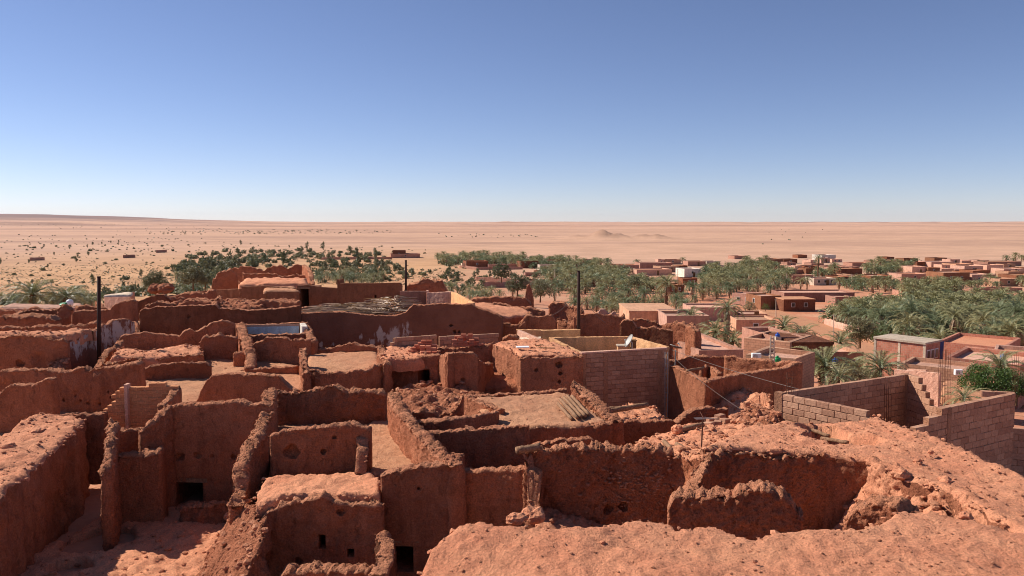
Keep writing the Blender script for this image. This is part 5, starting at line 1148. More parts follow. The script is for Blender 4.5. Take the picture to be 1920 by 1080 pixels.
ROWS = [  # far village: px0, px1, top, base, depth, material, windows
 (733, 786, 476, 484, 12, 'r', 0), (736, 760, 470, 483, 10, 'm', 1), (866, 880, 494, 501, 5, 'o', 0), (874, 915, 490, 502, 9, 'm', 0), (916, 978, 496, 503, 3, 'r', 0), (976, 1010, 490, 503, 8, 'm', 0), (1013, 1042, 497, 508, 7, 'o', 0), (1020, 1052, 488, 498, 9, 'b', 0), (1008, 1030, 508, 514, 6, 'm', 0),
 (1094, 1118, 487, 495, 8, 'p', 1), (1143, 1199, 497, 510, 10, 'r', 0), (1172, 1195, 504, 512, 5, 'o', 0), (1200, 1262, 493, 506, 10, 'r', 0), (1194, 1264, 506, 517, 10, 'p', 0), (1184, 1218, 517, 531, 8, 'r', 0), (1253, 1284, 534, 552, 7, 'b', 2), (1283, 1316, 504, 520, 8, 'w', 0), (1290, 1324, 490, 499, 9, 'r', 0), (1325, 1352, 490, 498, 8, 'o', 0), (1280, 1308, 522, 535, 6, 'm', 0),
 (1377, 1398, 480, 486, 8, 'r', 0), (1405, 1428, 507, 518, 7, 'm', 0), (1417, 1434, 514, 521, 6, 'r', 0), (1443, 1471, 486, 498, 10, 'b', 0), (1458, 1478, 497, 505, 7, 'p', 0), (1476, 1493, 492, 500, 7, 'r', 1), (1496, 1514, 478, 484, 8, 'm', 0), (1541, 1570, 478, 489, 10, 'w', 0), (1511, 1526, 503, 514, 6, 'b', 0), (1486, 1526, 516, 532, 8, 'r', 0),
 (1526, 1570, 522, 535, 8, 'o', 3), (1570, 1598, 519, 534, 8, 'm', 0), (1598, 1631, 518, 532, 8, 't', 0), (1632, 1674, 517, 535, 9, 'm', 0), (1674, 1688, 525, 534, 6, 'p', 0), (1552, 1592, 501, 509, 9, 'r', 0), (1577, 1622, 504, 518, 9, 'm', 0), (1646, 1698, 489, 497, 12, 'r', 0), (1666, 1702, 495, 501, 8, 'p', 0), (1690, 1744, 514, 526, 9, 'p', 0),
 (1710, 1740, 500, 514, 9, 'p', 0), (1740, 1766, 502, 514, 8, 'b', 0), (1768, 1822, 511, 533, 10, 'b', 0), (1765, 1790, 504, 512, 9, 'p', 0), (1822, 1874, 515, 532, 9, 'p', 0), (1790, 1812, 505, 512, 8, 'r', 0), (1808, 1848, 499, 511, 9, 'p', 1), (1850, 1886, 497, 509, 8, 'p', 0), (1746, 1792, 491, 501, 10, 'p', 0), (1792, 1832, 495, 504, 9, 't', 0), (1874, 1912, 523, 537, 8, 't', 0), (1882, 1925, 504, 513, 8, 'p', 2), (1852, 1925, 491, 499, 10, 'r', 0), (1905, 1960, 516, 534, 9, 'm', 0), (1700, 1745, 527, 533, 5, 'r', 0),
 (1640, 1690, 556, 564, 4, 'p', 0), (1690, 1740, 545, 553, 5, 'r', 0), (1830, 1925, 541, 549, 5, 'r', 0), (985, 1010, 512, 518, 5, 'r', 0), (1560, 1580, 486, 492, 8, 'p', 0), (1598, 1640, 493, 500, 9, 'r', 0), (1832, 1856, 488, 495, 8, 'p', 0), (1120, 1146, 500, 508, 7, 'r', 0), (1240, 1290, 498, 507, 9, 'm', 0), (1340, 1375, 500, 507, 7, 'r', 0), (1440, 1470, 508, 515, 7, 'p', 0)]
_g = random.Random(77)
for _k in range(60):
    _x = _g.uniform(1170, 1915); _y = _g.uniform(490, 540) if _x > 1560 else _g.uniform(492, 514); _w = _g.uniform(14, 40) * (.75 + (_y - 490) / 90)
    if any(_x < b and _x + _w > a and abs(_y - d) < 3 for a, b, c, d, *_r in ROWS): continue
    if 1560 < _x < 1700 and _y > 534: continue
    ROWS.append((_x, _x + _w, _y - _g.uniform(7, 11) * (.8 + (_y - 490) / 90), _y, _g.uniform(5, 9), _g.choice('rrmmbbppptmb'), _g.choice((0, 0, 1))))
CN = {'r': 'red earth', 'm': 'red-brown', 'b': 'dark brown', 'p': 'pink', 't': 'sand', 'w': 'white', 'o': 'pale grey'}
ORD = 'first second third fourth fifth sixth seventh eighth ninth tenth eleventh twelfth thirteenth fourteenth fifteenth sixteenth seventeenth eighteenth nineteenth twentieth'.split()
bycol = {}
for r_ in sorted(ROWS, key=lambda q: q[0]): bycol.setdefault(r_[5], []).append(r_)
for k_, lst in bycol.items():
    for i, r_ in enumerate(lst):
        kind = 'house' if r_[1] - r_[0] < 42 else 'long house'
        o_ = ORD[i] if i < 20 else 'twenty-' + ORD[i - 20]
        vhouse(*r_[:6], '%s far village %s, %s from the left of the %s ones' % (CN[k_], kind, o_, CN[k_]), wins=r_[6] or (i % 3 == 0) + (i % 4 == 1), door=(i % 2 == 0 and r_[3] - r_[2] > 8), group='flat-roofed houses of the far village', roofm=('pinkwash', 'roof', 'floor')[i % 3])
# far low garden walls on the plain and among the palms
def gwall(pts, hgt, label, mat='mudlow', t=.35):
    P3 = [G(*q) for q in pts]; Pn = [(x, y, z + hgt) for x, y, z in P3]; zb = min(z for _, _, z in P3) - .6
    t_ = thing('garden_wall', label, 'wall', P3[0], 'earth garden walls'); wall(t_, Pn, CZ - zb, t, mat, rough=.05, top=.08, cell=1.2)
for pts, hh, lb in ((((56, 489), (84, 488)), 2, 'leftmost of three low dark walls alone on the plain'), (((231, 484), (254, 483)), 2, 'middle of three low dark walls alone on the plain'), (((293, 474), (313, 473)), 2, 'rightmost of three low dark walls alone on the plain'), (((602, 487), (735, 486)), 1.5, 'long low wall before the solitary far house on the plain'), (((890, 526), (990, 531), (1030, 530)), 1.6, 'dark earth wall of the sandy plot left of the central pole'), (((905, 540), (1000, 539), (1200, 536)), 2, 'long dark garden wall crossing behind the central pole'), (((860, 502), (895, 506), (980, 505)), 1.4, 'faint earth wall round the far sandy field'), (((1545, 608), (1600, 624), (1650, 650)), 1.2, 'pale low roadside wall beside the palm grove')): gwall(pts, hh, lb, 'pinkwash' if 'pale' in lb else 'mudlow')
# sandy road
def road(name, pts, w_):
    P3 = [Vector(G(*q)) for q in pts]; v = []; f = []; K = 60
    s = np.linspace(0, len(P3) - 1, K); X = np.interp(s, range(len(P3)), [p.x for p in P3]); Y = np.interp(s, range(len(P3)), [p.y for p in P3])
    dx, dy = np.gradient(X), np.gradient(Y); n = np.hypot(dx, dy); g = np.random.default_rng(2)
    for i in range(K):
        for q in np.linspace(-1, 1, 7):
            ww = w_ * (1 + .12 * vn([[i * .4, q, 0]])[0]); x, y = X[i] - dy[i] / n[i] * ww * q, Y[i] + dx[i] / n[i] * ww * q; v.append((x, y, gz1(x, y) + .08))
    for i in range(K - 1):
        for j in range(6): f.append((i * 7 + j, i * 7 + j + 1, i * 7 + j + 8, i * 7 + j + 7))
    o = mk(name, v, f, M['floor'], None, True); o['kind'] = 'structure'
road('road', [(1400, 574), (1440, 584), (1500, 602), (1560, 622), (1620, 652), (1660, 690)], 3.2)
# tanks, air conditioners, lattice pole, lamps
def tank(px, py, Y, r, h_, mat, label):
    c = Vector(PY(px, py, Y)); t = thing('water_tank', label, 'water tank', c); m = MB(); m.tube([c, c + Vector((0, 0, .08)), c + Vector((0, 0, h_ * .5)), c + Vector((0, 0, h_ * .85)), c + Vector((0, 0, h_))], [r * .95, r, r * 1.02, r, r * .75], 16); m.build('body', M[mat], t, True)
    m = MB(); m.tube([c + Vector((0, 0, h_ - .01)), c + Vector((0, 0, h_ + .1))], r * .4, 12); m.build('lid', M[mat], t, True)
    m = MB(); m.box(-r * 1.3, r * 1.3, -r * 1.3, r * 1.3, -.35, -.004, org=c); m.build('base', M['concrete'], t)
tank(1457, 680, 47, .22, .32, 'greenpl', 'green water tank beside the lattice pole'); tank(1880, 675, 60, .19, .42, 'bluepl', 'blue water barrel on the pink house at the right'); tank(1566, 681, 58, .22, .34, 'bluepl', 'blue water barrel behind the big near palm'); tank(1458, 631, 62, .17, .22, 'bluepl', 'small blue drum on the broken masonry house')
def aircon(px, py, Y, label, yaw=0):
    c = Vector(PY(px, py, Y)); t = thing('air_conditioner', label, 'air conditioner', c); v, f = bevbox(.55, .25, .38, .02); mk('case', np.array(v) + np.array(c), f, M['whitepl'], t)
    m = MB(); m.tube([c + Vector((-.08, -.124, 0)), c + Vector((-.08, -.14, 0))], .13, 16); m.build('fan_grille', M['galv'], t)
aircon(1797, 698, 54, 'white air conditioner box on the pale stone wall'); aircon(1418, 668, 46.6, 'white air conditioner box low on the masonry yard wall')
t_ = thing('lattice_pole', 'pale concrete pole with a ladder of square holes, right of centre', 'pole', PY(1448, 690, 46)); a, b = Vector(PY(1448, 692, 46)), Vector(PY(1448, 630, 46))
for s in (-1, 1): m = MB(); m.tube([a + Vector((s * .13, 0, 0)), b + Vector((s * .09, 0, 0))], .045, 6); m.build('side_rail', M['concrete'], t_)
for k in range(9): m = MB(); q = a.lerp(b, (k + .3) / 9); m.box(-.1, .1, -.04, .04, -.045, .045, org=q); m.build('cross_piece', M['concrete'], t_)
def spole(px, y0, y1, label, mat='concrete', r=.1, Y=None):
    a = Vector(G(px, y1)) if Y is None else Vector(PY(px, y1, Y)); b = Vector(PY(px, y0, a.y)); t = thing('street_pole', label, 'pole', a - Vector((0, 0, .2)), 'slim poles of the village'); m = MB(); m.tube([a - Vector((0, 0, .3)), b], [r * 1.2, r * .7], 8); m.build('shaft', M[mat], t); m = MB(); m.tube([b - Vector((.35, 0, .15)), b - Vector((-.35, 0, .15))], r * .4, 5); m.build('cross_arm', M['galv'], t)
for px, y0, y1, lb in ((1455, 560, 595, 'wooden pole on the open sand by the road'), (1563, 590, 640, 'slim pole beside the road bend at the grove'), (1511, 512, 532, 'thin pole before the dark red far house'), (1536, 512, 535, 'pole left of the white-fronted far house'), (1475, 512, 532, 'short pole between palm belt and far houses'), (1597, 514, 540, 'thin pole before the tan far house'), (1368, 640, 676, 'pale pole by the masonry house'), (1380, 500, 520, 'thin far pole among the palms'), (1832, 640, 690, 'white post at the lower edge of the grove'), (1845, 640, 692, 'second white post at the lower edge of the grove'), (1862, 645, 690, 'third, rightmost white post at the grove edge'), (1270, 505, 545, 'far thin pole left of the white house'), (1302, 525, 550, 'pole by the flat canopy among the palms'), (1040, 505, 540, 'faint pylon-like pole left of the central pole'), (874, 488, 502, 'white post before the far brown house')):
    spole(px, y0, y1, lb, r=.09)
# ------------------------------------------------------------------ palms
def frond_geo(L, el, pairs, wid, rs, droop=1.0):
    g = random.Random(rs); K = 8; pts = []; p = Vector((0, 0, 0)); a = el
    for i in range(K):
        pts.append(p.copy()); p = p + Vector((math.cos(a), 0, math.sin(a))) * L / (K - 1); a -= droop * (.12 + .07 * i) * g.uniform(.8, 1.2)
    m = MB(); v = []; f = []
    for i, q in enumerate(pts):
        w0 = .035 * (1 - i / K) + .006; v += [q + Vector((0, w0, 0)), q + Vector((0, 0, w0)), q + Vector((0, -w0, 0))]
    for i in range(K - 1):
        for j in (0, 1): f.append((i * 3 + j, i * 3 + j + 1, i * 3 + j + 4, i * 3 + j + 3))
    m.add(v, f)
    for k in range(pairs):
        u = .14 + .86 * (k + g.uniform(0, .6)) / pairs; x = u * (K - 1); i = min(int(x), K - 2); q = pts[i].lerp(pts[i + 1], x - i); d = (pts[i + 1] - pts[i]).normalized()
        ll = wid * (math.sin(math.pi * min(1, u * .86 + .1)) ** .6) * g.uniform(.85, 1.15); bw = L / pairs * .5
        for s in (-1, 1):
            n = Vector((-d.z, 0, d.x)); e = (d * .75 + Vector((0, s * .75, 0)) + n * g.uniform(.15, .45)).normalized()
            tip = q + e * ll - Vector((0, 0, ll * .22)); midp = q + e * ll * .5 + Vector((0, 0, ll * .03))
            m.add([q - d * bw * .5, midp - d * bw * .55, tip, midp + d * bw * .55, q + d * bw * .5], [(0, 1, 3, 4), (1, 2, 3)])
    return m
def rotz(v, a):
    c, s = math.cos(a), math.sin(a); return [(x * c - y * s, x * s + y * c, z) for x, y, z in v]
def trunk_mesh(H, r, rs, name='trunk'):
    g = random.Random(rs); m = MB(); K = max(6, int(H / .3)); pts = []; rad = []
    for i in range(K + 1):
        u = i / K; pts.append((g.uniform(-.02, .02) + .18 * u * u * g.uniform(.9, 1.1), g.uniform(-.02, .02), H * u)); rad.append(r * (1.25 - .3 * u + (.18 if i % 2 else 0)) * g.uniform(.93, 1.07))
    m.tube(pts, rad, 8); return mesh(name, np.array([tuple(p) for p in m.v]), m.f, M['trunk'])
def crown_mesh(n, L, pairs, wid, H, rs, mat, lo=-.5, hi=1.35, name='crown', dry=0):
    g = random.Random(rs); V = []; Fs = []; mi = []
    for k in range(n):
        u = (k + .5) / n; el = hi - (hi - lo) * u ** .9 + g.uniform(-.12, .12); dead = k >= n - dry
        if dead: el = lo - .5 + g.uniform(-.3, .1)
        m = frond_geo(L * g.uniform(.8, 1.08) * (.75 if dead else 1) * (.8 + .2 * min(1, u * 3)), el, pairs, wid, rs * 100 + k, .9 if not dead else .35)
        v = rotz(m.v, k * 2.399 + g.uniform(-.2, .2)); nn = len(V); V += [(x + .18, y, z + H) for x, y, z in v]; Fs += [tuple(i + nn for i in q) for q in m.f]; mi += [1 if dead else 0] * len(m.f)
    return mesh(name, np.array(V), Fs, [M[mat], M['dry']], False, mi)
PALMS = []
for i, (H, n, L, mat, dry) in enumerate(((2.8, 46, 3.3, 'frond', 5), (3.8, 42, 3.1, 'frond', 8), (2.0, 48, 3.4, 'frondg', 2), (3.3, 44, 3.1, 'frondg', 6), (1.5, 42, 3.3, 'frond', 2), (5.0, 38, 2.9, 'frond', 12))):
    PALMS.append((trunk_mesh(H, .2, i), crown_mesh(int(n * .85), L, 15, .46, H, 20 + i, mat, dry=dry), H))
FARP = []
for i in range(4):
    H = (2.2, 3.2, 1.6, 2.6)[i]; c = crown_mesh(22, 3.0, 5, .85, H, 40 + i, ('frondg', 'frond', 'frondg', 'frond')[i], dry=2, name='date_palm'); tm = trunk_mesh(H, .2, 30 + i)
    cv = np.array([v.co[:] for v in c.vertices]); cf = [tuple(p.vertices) for p in c.polygons]; cm = [(0 if i % 2 else 1, 2)[p.material_index] for p in c.polygons]
    tv = np.array([v.co[:] for v in tm.vertices]); tf = [tuple(x + len(cv) for x in p.vertices) for p in tm.polygons]
    FARP.append((np.concatenate([cv, tv]), cf + tf, cm + [3] * len(tf)))
FARALL = [[], [], []]; FARN = [0]
def palm(loc, k, s, rz, label, group, sz=1.0):
    t = thing('date_palm', label, 'palm tree', loc, group, rz); t.scale = (s, s, s * sz)
    for nm, me in (('trunk', PALMS[k][0]), ('crown', PALMS[k][1])):
        o = bpy.data.objects.new(nm, me); C.objects.link(o); o.parent = t
    return t
taken = []
def free(x, y, d):
    for a, b in taken[-1500:]:
        if (a - x) ** 2 + (b - y) ** 2 < d * d: return False
    taken.append((x, y)); return True
def hits_house(px, py):
    return any(a - 2 < px < b + 2 and yt - 1 < py < yb + 1.5 for a, b, yt, yb in VH)
def fill(poly, n, d, label, group, ks=(0, 1, 2, 3), s=(.85, 1.2), far=False, seed=1, avoid=True, split=None):
    g = random.Random(seed); xs = [p[0] for p in poly]; ys = [p[1] for p in poly]; c = 0
    pol = np.array(poly, float)
    for _ in range(n * 9):
        if c >= n: break
        px, py = g.uniform(min(xs), max(xs)), g.uniform(min(ys), max(ys))
        if not inside(pol, np.array([px]), np.array([py]))[0]: continue
        if avoid and hits_house(px, py): continue
        x, y, z = G(px, py)
        if not free(x, y, d): continue
        sc_ = g.uniform(*s)
        if far or (split and y > split):
            fv, ff, fm = g.choice(FARP); a_ = g.uniform(0, 6.28); ca, sa = math.cos(a_), math.sin(a_); sz_ = sc_ * g.uniform(.8, 1.1)
            FARALL[0].append(np.stack([(fv[:, 0] * ca - fv[:, 1] * sa) * sc_ + x, (fv[:, 0] * sa + fv[:, 1] * ca) * sc_ + y, fv[:, 2] * sz_ + z - .2], 1)); FARALL[1] += [tuple(i_ + FARN[0] for i_ in q) for q in ff]; FARALL[2] += fm; FARN[0] += len(fv)
        else: palm((x, y, z - .2), g.choice(ks), sc_, g.uniform(0, 6.28), label, group, g.uniform(.75, 1.15))
        c += 1
fill([(1550, 606), (1600, 590), (1640, 588), (1760, 572), (1960, 568), (1960, 700), (1780, 690), (1745, 668), (1650, 640), (1600, 622)], 235, 2.7, 'date palm of the dense grove on the right, crowns touching its neighbours', 'date palms of the dense grove on the right', seed=3, s=(.95, 1.35), split=158)
fill([(1070, 566), (1150, 560), (1290, 562), (1330, 580), (1320, 612), (1250, 606), (1180, 598), (1080, 586)], 50, 3.2, 'date palm in the belt behind the central pole', 'date palms behind the central pole', (0, 2, 3, 4), seed=5, s=(.75, 1.05))
fill([(1290, 545), (1400, 530), (1470, 540), (1600, 548), (1570, 556), (1470, 552), (1370, 560), (1300, 566)], 48, 3.5, 'date palm in the belt before the road houses', 'date palms before the road houses', (0, 1, 2, 3), seed=6, s=(.8, 1.1))
fill([(1000, 540), (1060, 524), (1180, 526), (1260, 545), (1180, 552), (1060, 552)], 90, 3.4, 'date palm in the loose belt left of the far village', 'date palms left of the village', far=True, seed=7, s=(.9, 1.25))
fill([(1690, 545), (1750, 540), (1800, 548), (1790, 565), (1700, 566)], 40, 2.8, 'date palm in the clump behind the grove, below the dark far house', 'date palms below the dark far house', far=True, seed=8, s=(.95, 1.3))
fill([(816, 486), (890, 480), (1000, 486), (1060, 490), (1090, 500), (1000, 505), (920, 496), (825, 498)], 170, 3.2, 'small far date palm of the dark belt at the plain\'s edge, centre', 'far date palms at the plain\'s edge', far=True, seed=9, s=(.9, 1.25), avoid=False)
fill([(1040, 500), (1130, 496), (1290, 494), (1300, 500), (1200, 506), (1160, 530), (1060, 525), (1000, 520)], 130, 3.2, 'small far date palm between the first village houses', 'far date palms among the first houses', far=True, seed=10, s=(.9, 1.2))
fill([(1300, 520), (1360, 500), (1470, 496), (1480, 505), (1420, 530), (1340, 540)], 120, 3.2, 'far date palm in the clump right of the white village house', 'far date palms right of the white house', far=True, seed=11, s=(.9, 1.25))
fill([(1420, 520), (1480, 516), (1530, 516), (1680, 504), (1700, 512), (1640, 518), (1500, 530), (1430, 532)], 80, 3.2, 'far date palm scattered among the right-hand village houses', 'far date palms in the right-hand village', far=True, seed=12, s=(.9, 1.3))
fill([(1560, 536), (1620, 530), (1700, 536), (1920, 520), (1960, 545), (1800, 545), (1650, 552)], 60, 3.5, 'far date palm in the gardens below the right-hand houses', 'far date palms below the right-hand houses', far=True, seed=13, s=(.8, 1.2))
fill([(1600, 500), (1920, 488), (1920, 500), (1700, 508)], 60, 3.5, 'tiny far date palm at the back of the right-hand village', 'far date palms behind the village', far=True, seed=14, s=(.9, 1.3))
fill([(0, 592), (0, 570), (90, 572), (150, 568), (190, 570), (150, 585)], 9, 2.5, 'bushy date palm behind the flat pale roof at the far left', 'date palms at the far left', (2, 4, 0), seed=15, s=(1.1, 1.4), avoid=False)
fill([(200, 556), (330, 530), (400, 535), (380, 552), (260, 560)], 16, 3, 'date palm behind the left ruins', 'date palms behind the left ruins', (2, 4, 0), seed=16, s=(.9, 1.2), avoid=False)
fill([(580, 522), (640, 515), (720, 518), (725, 532), (600, 534)], 30, 2.8, 'date palm in the clump behind the highest ruin', 'date palms behind the highest ruin', (0, 2, 4), seed=17, s=(.8, 1.1), avoid=False)
fill([(840, 562), (900, 552), (960, 555), (1000, 560), (1060, 562), (1050, 572), (900, 572)], 12, 3, 'date palm just behind the dark central ruin', 'date palms behind the central ruin', (0, 1, 3), seed=18, s=(.65, .95), avoid=False)
o = mk('far_palm_grove', np.concatenate(FARALL[0]), FARALL[1], [M['frond'], M['frondg'], M['dry'], M['trunk']], None, False, FARALL[2]); tag(o, 'far date palm belts between the distant village houses', 'palm grove', None, 'stuff')
# single palms one can point at: every frond a part
FR = [mesh('frond', np.array([tuple(p) for p in m.v]), m.f, M[mt]) for m, mt in ((frond_geo(2.6, 0, 24, .46, 1, .8), 'frond'), (frond_geo(2.5, 0, 24, .44, 2, 1.0), 'frondg'), (frond_geo(2.7, 0, 24, .46, 3, .6), 'frond'))]
FRD = mesh('dry', np.array([tuple(p) for p in frond_geo(1.7, 0, 14, .3, 4, .5).v]), frond_geo(1.7, 0, 14, .3, 4, .5).f, M['dry'])
def bigpalm(px, yb, Y, H, s, n, label, dry=8, rs=0, lo=-.45):
    g = random.Random(rs + 77); c = Vector(PY(px, yb, Y)); t = thing('date_palm', label, 'palm tree', c); t.scale = (s, s, s)
    o = bpy.data.objects.new('trunk', trunk_mesh(H, .21, rs)); C.objects.link(o); o.parent = t
    for k in range(n + dry):
        dead = k >= n; u = (k + .5) / n; el = (1.35 - (1.35 - lo) * u ** .9 + g.uniform(-.1, .1)) if not dead else -1.15 + g.uniform(-.25, .25)
        o = bpy.data.objects.new('dry_frond' if dead else 'frond', FRD if dead else FR[k % 3]); C.objects.link(o); o.parent = t
        o.location = (.18, 0, H - (g.uniform(0, .35) + (0.15 * (k - n) / 3 if dead else 0)) * (1 if dead else .3)); o.rotation_euler = (g.uniform(-.3, .3), -el, k * 2.399); q = g.uniform(.85, 1.08) * (.75 + .25 * min(1, u * 3)); o.scale = (q, q, q)
bigpalm(1540, 716, 54, 1.0, 1.12, 40, 'big low date palm with wide arching fronds, right of the red mud house', 3, 1)
bigpalm(1645, 712, 56, .9, 1.0, 36, 'low date palm left of the stone house', 3, 2)
bigpalm(1600, 706, 58, .8, .72, 28, 'small date palm between the two big near ones', 0, 3)
bigpalm(1868, 725, 50, 1.6, .85, 32, 'date palm rising out of the bright green shrub at the right', 2, 4)
bigpalm(1360, 640, 78, 4.4, .8, 30, 'tallest shaggy palm with a thick skirt of dead fronds', 46, 5)
bigpalm(1292, 632, 82, 2.6, .85, 32, 'shaggy palm left of the tallest one', 30, 6)
bigpalm(1338, 645, 76, 1.3, .95, 38, 'low palm at the foot of the tallest shaggy palm', 8, 7)
bigpalm(1310, 655, 72, .9, .9, 36, 'lowest of the near palms beside the dark ruin', 6, 8)
bigpalm(1370, 655, 74, .8, .9, 36, 'bushy palm right of the shaggy one, before the ochre house', 6, 9)
bigpalm(1466, 632, 88, 1.2, 1.0, 34, 'round date palm right of the ochre house', 2, 10)
bigpalm(1500, 652, 84, 1.2, 1.1, 34, 'date palm with drooping fronds over the dark red house', 3, 11)
bigpalm(1572, 664, 80, 1.3, .95, 34, 'date palm by the bend of the sandy road', 3, 12)
bigpalm(1570, 718, 48, .6, .6, 24, 'little date palm at the foot of the big low one', 0, 13)
bigpalm(1804, 752, 38, .3, .5, 24, 'little palm behind the stepped wall at the right', 0, 14)
bigpalm(1248, 590, 118, 4.6, 1.05, 36, 'tall palm standing out of the belt behind the central pole', 6, 15)
bigpalm(60, 575, 95, 1.0, 1.5, 40, 'widest palm behind the flat pale roof, far left', 2, 16); bigpalm(122, 573, 95, .8, 1.25, 36, 'dense palm right of the widest one, far left', 2, 17)
bigpalm(157, 575, 120, 1.5, .62, 26, 'left of two small palms with round dry skirts, by the left pole', 26, 18); bigpalm(171, 574, 120, 1.5, .62, 26, 'right of two small palms with round dry skirts, by the left pole', 26, 19)
bigpalm(845, 565, 108, 2.4, .8, 32, 'palm behind the sunlit yellow wall, centre', 4, 20); bigpalm(908, 568, 110, 1.6, .75, 30, 'palm above the low dark ruin, centre', 4, 21)
bigpalm(1533, 521, 330, 6.5, 1.3, 34, 'lone round-headed palm standing over the far village', 4, 22)
# ------------------------------------------------------------------ leafy trees and scrub
def leafcloud(n, lobes, rs, size, name, mat, stem=None):
    g = np.random.default_rng(rs); V = []; Fs = []
    lob = [(np.array(c, float), np.array(r, float)) for c, r in lobes]; wts = np.array([r.prod() ** .67 for _, r in lob]); wts /= wts.sum()
    C0 = np.array([c for c, r in lob]); R0 = np.array([r for c, r in lob]); li = g.choice(len(lob), n, p=wts)
    nrm = lambda q: q / np.linalg.norm(q, axis=1, keepdims=True)
    d = nrm(g.normal(size=(n, 3))); p = C0[li] + d * R0[li] * g.uniform(.5, 1.05, (n, 1)) * (1 + .3 * vn(d * 2.5 + rs) + .2 * vn(d * 6 + rs))[:, None]
    a = nrm(g.normal(size=(n, 3))); b = nrm(np.cross(a, g.normal(size=(n, 3)))); s = size * g.uniform(.6, 1.3, (n, 1))
    V = np.stack([p - a * s, p + b * s * .5, p + a * s, p - b * s * .5], 1).reshape(-1, 3); Fs = np.arange(n * 4).reshape(n, 4).tolist()
    return mesh(name, np.array(V), Fs, M[mat])
def limb_mesh(lobes, h0, rs):
    m = MB(); g = random.Random(rs); m.tube([(0, 0, -.2), (.03, .02, h0 * .5), (0, 0, h0)], [.16, .12, .1], 7)
    for c, r in lobes: m.tube([(0, 0, h0 * .8), (c[0] * .5, c[1] * .5, (h0 + c[2]) * .5), (c[0] * .9, c[1] * .9, c[2])], [.09, .06, .02], 5)
    return mesh('trunk', np.array([tuple(p) for p in m.v]), m.f, M['trunk'])
def tree(px, yb, Y, s, lobes, mat, label, n=2600, size=.12, rs=1, group=None):
    c = Vector(PY(px, yb, Y)); t = thing('leafy_tree', label, 'tree', c, group); t.scale = (s, s, s)
    for nm, me in (('trunk', limb_mesh(lobes, 1.2, rs)), ('crown', leafcloud(n, lobes, rs, size, 'crown', mat))):
        o = bpy.data.objects.new(nm, me); C.objects.link(o); o.parent = t
LB = [((0, 0, 2.4), (1.3, 1.2, 1.1)), ((1.2, .3, 2.0), (1.0, 1, .9)), ((-1.2, -.2, 2.0), (1.0, 1, .9)), ((.4, -.7, 1.6), (1.0, .9, .8)), ((-.5, .6, 3.2), (.8, .8, .7)), ((.9, .2, 3.0), (.7, .7, .6)), ((-.9, -.5, 1.2), (.8, .8, .6)), ((1.9, 0, 1.3), (.7, .7, .6))]
tree(1858, 750, 44, .82, [(c, (r[0] * 1.1, r[1], r[2] * .8)) for c, r in [((x * 1.25, y, z * .6), r) for (x, y, z), r in LB]], 'leafgreen', 'broad bright green shrub-tree at the right edge', 9000, .07, 2)
tree(1905, 757, 46, .55, LB, 'leafolive', 'grey-green bush at the right picture edge', 4000, .09, 3)
tree(1612, 650, 92, .95, LB, 'leafolive', 'big olive-green leafy tree at the grove\'s left end', 6000, .1, 4); tree(1650, 655, 90, .6, LB, 'leafgreen', 'small yellow-green tree beside the olive-green one', 2500, .09, 5)
tree(1612, 716, 55, .42, [((x * 1.6, y, z * .6), r) for (x, y, z), r in LB], 'leafolive', 'pale bush between the two big near palms', 4000, .08, 6)
tree(1435, 583, 185, .5, LB, 'leafgreen', 'green bush against the brown box house', 1200, .1, 7); tree(1405, 588, 180, .8, LB, 'leafolive', 'grey bush by the road before the pink house', 1500, .12, 8)
tree(362, 541, 150, 1.15, LB, 'leafdark', 'pale feathery tree left of the highest ruin', 3000, .13, 9, 'trees behind the ruins'); tree(290, 545, 140, 1.0, LB, 'leafdark', 'dark tree behind the jagged mud-brick heaps', 3000, .13, 10, 'trees behind the ruins'); tree(385, 540, 152, .8, LB, 'leafdark', 'darker tree touching the left of the highest ruin', 2000, .13, 11, 'trees behind the ruins')
tree(970, 555, 115, .9, LB, 'leafdark', 'dark round tree left of the broken pillar', 2600, .12, 12); tree(1013, 565, 105, .8, LB, 'leafolive', 'olive tree right of the broken pillar', 2600, .12, 13); tree(1190, 540, 190, .8, LB, 'leafdark', 'dark little tree by the garden wall', 1500, .14, 14); tree(940, 528, 190, 1.2, LB, 'leafdark', 'wide dark tree in the far sandy plot', 1800, .16, 15)
# desert scrub
SHR = [leafcloud(150, [((0, 0, .7), (1, 1, .75)), ((.7, .2, .5), (.7, .6, .5)), ((-.6, -.2, .5), (.6, .7, .5))], 60 + i, .3, 'desert_shrub', ('leafdark', 'leafdark', 'leafolive')[i]) for i in range(3)]
SHT = [leafcloud(160, [((0, 0, 2.2), (.8, .8, .9)), ((.4, .2, 1.4), (.6, .6, .6)), ((-.2, 0, 3), (.5, .5, .6)), ((0, 0, .8), (.35, .35, .6))], 70 + i, .3, 'desert_tree', 'leafdark') for i in range(2)]
def shrubs(poly, n, d, s, label, group, seed, tall=.15):
    g = random.Random(seed); pol = np.array(poly, float); xs, ys = pol[:, 0], pol[:, 1]; c = 0
    for _ in range(n * 8):
        if c >= n: break
        px, py = g.uniform(xs.min(), xs.max()), g.uniform(ys.min(), ys.max())
        if not inside(pol, np.array([px]), np.array([py]))[0]: continue
        x, y, z = G(px, py)
        if not free(x, y, d): continue
        k = g.uniform(*s); tl = g.random() < tall
        o = inst('desert_tree' if tl else 'desert_shrub', g.choice(SHT if tl else SHR), None, (x, y, z - .1), (0, 0, g.uniform(0, 6.3)), (k, k, k * g.uniform(.8, 1.15))); tag(o, label.replace('shrub', 'little tree') if tl else label, 'tree' if tl else 'shrub', group); c += 1
S1 = 'desert shrubs on the left plain'
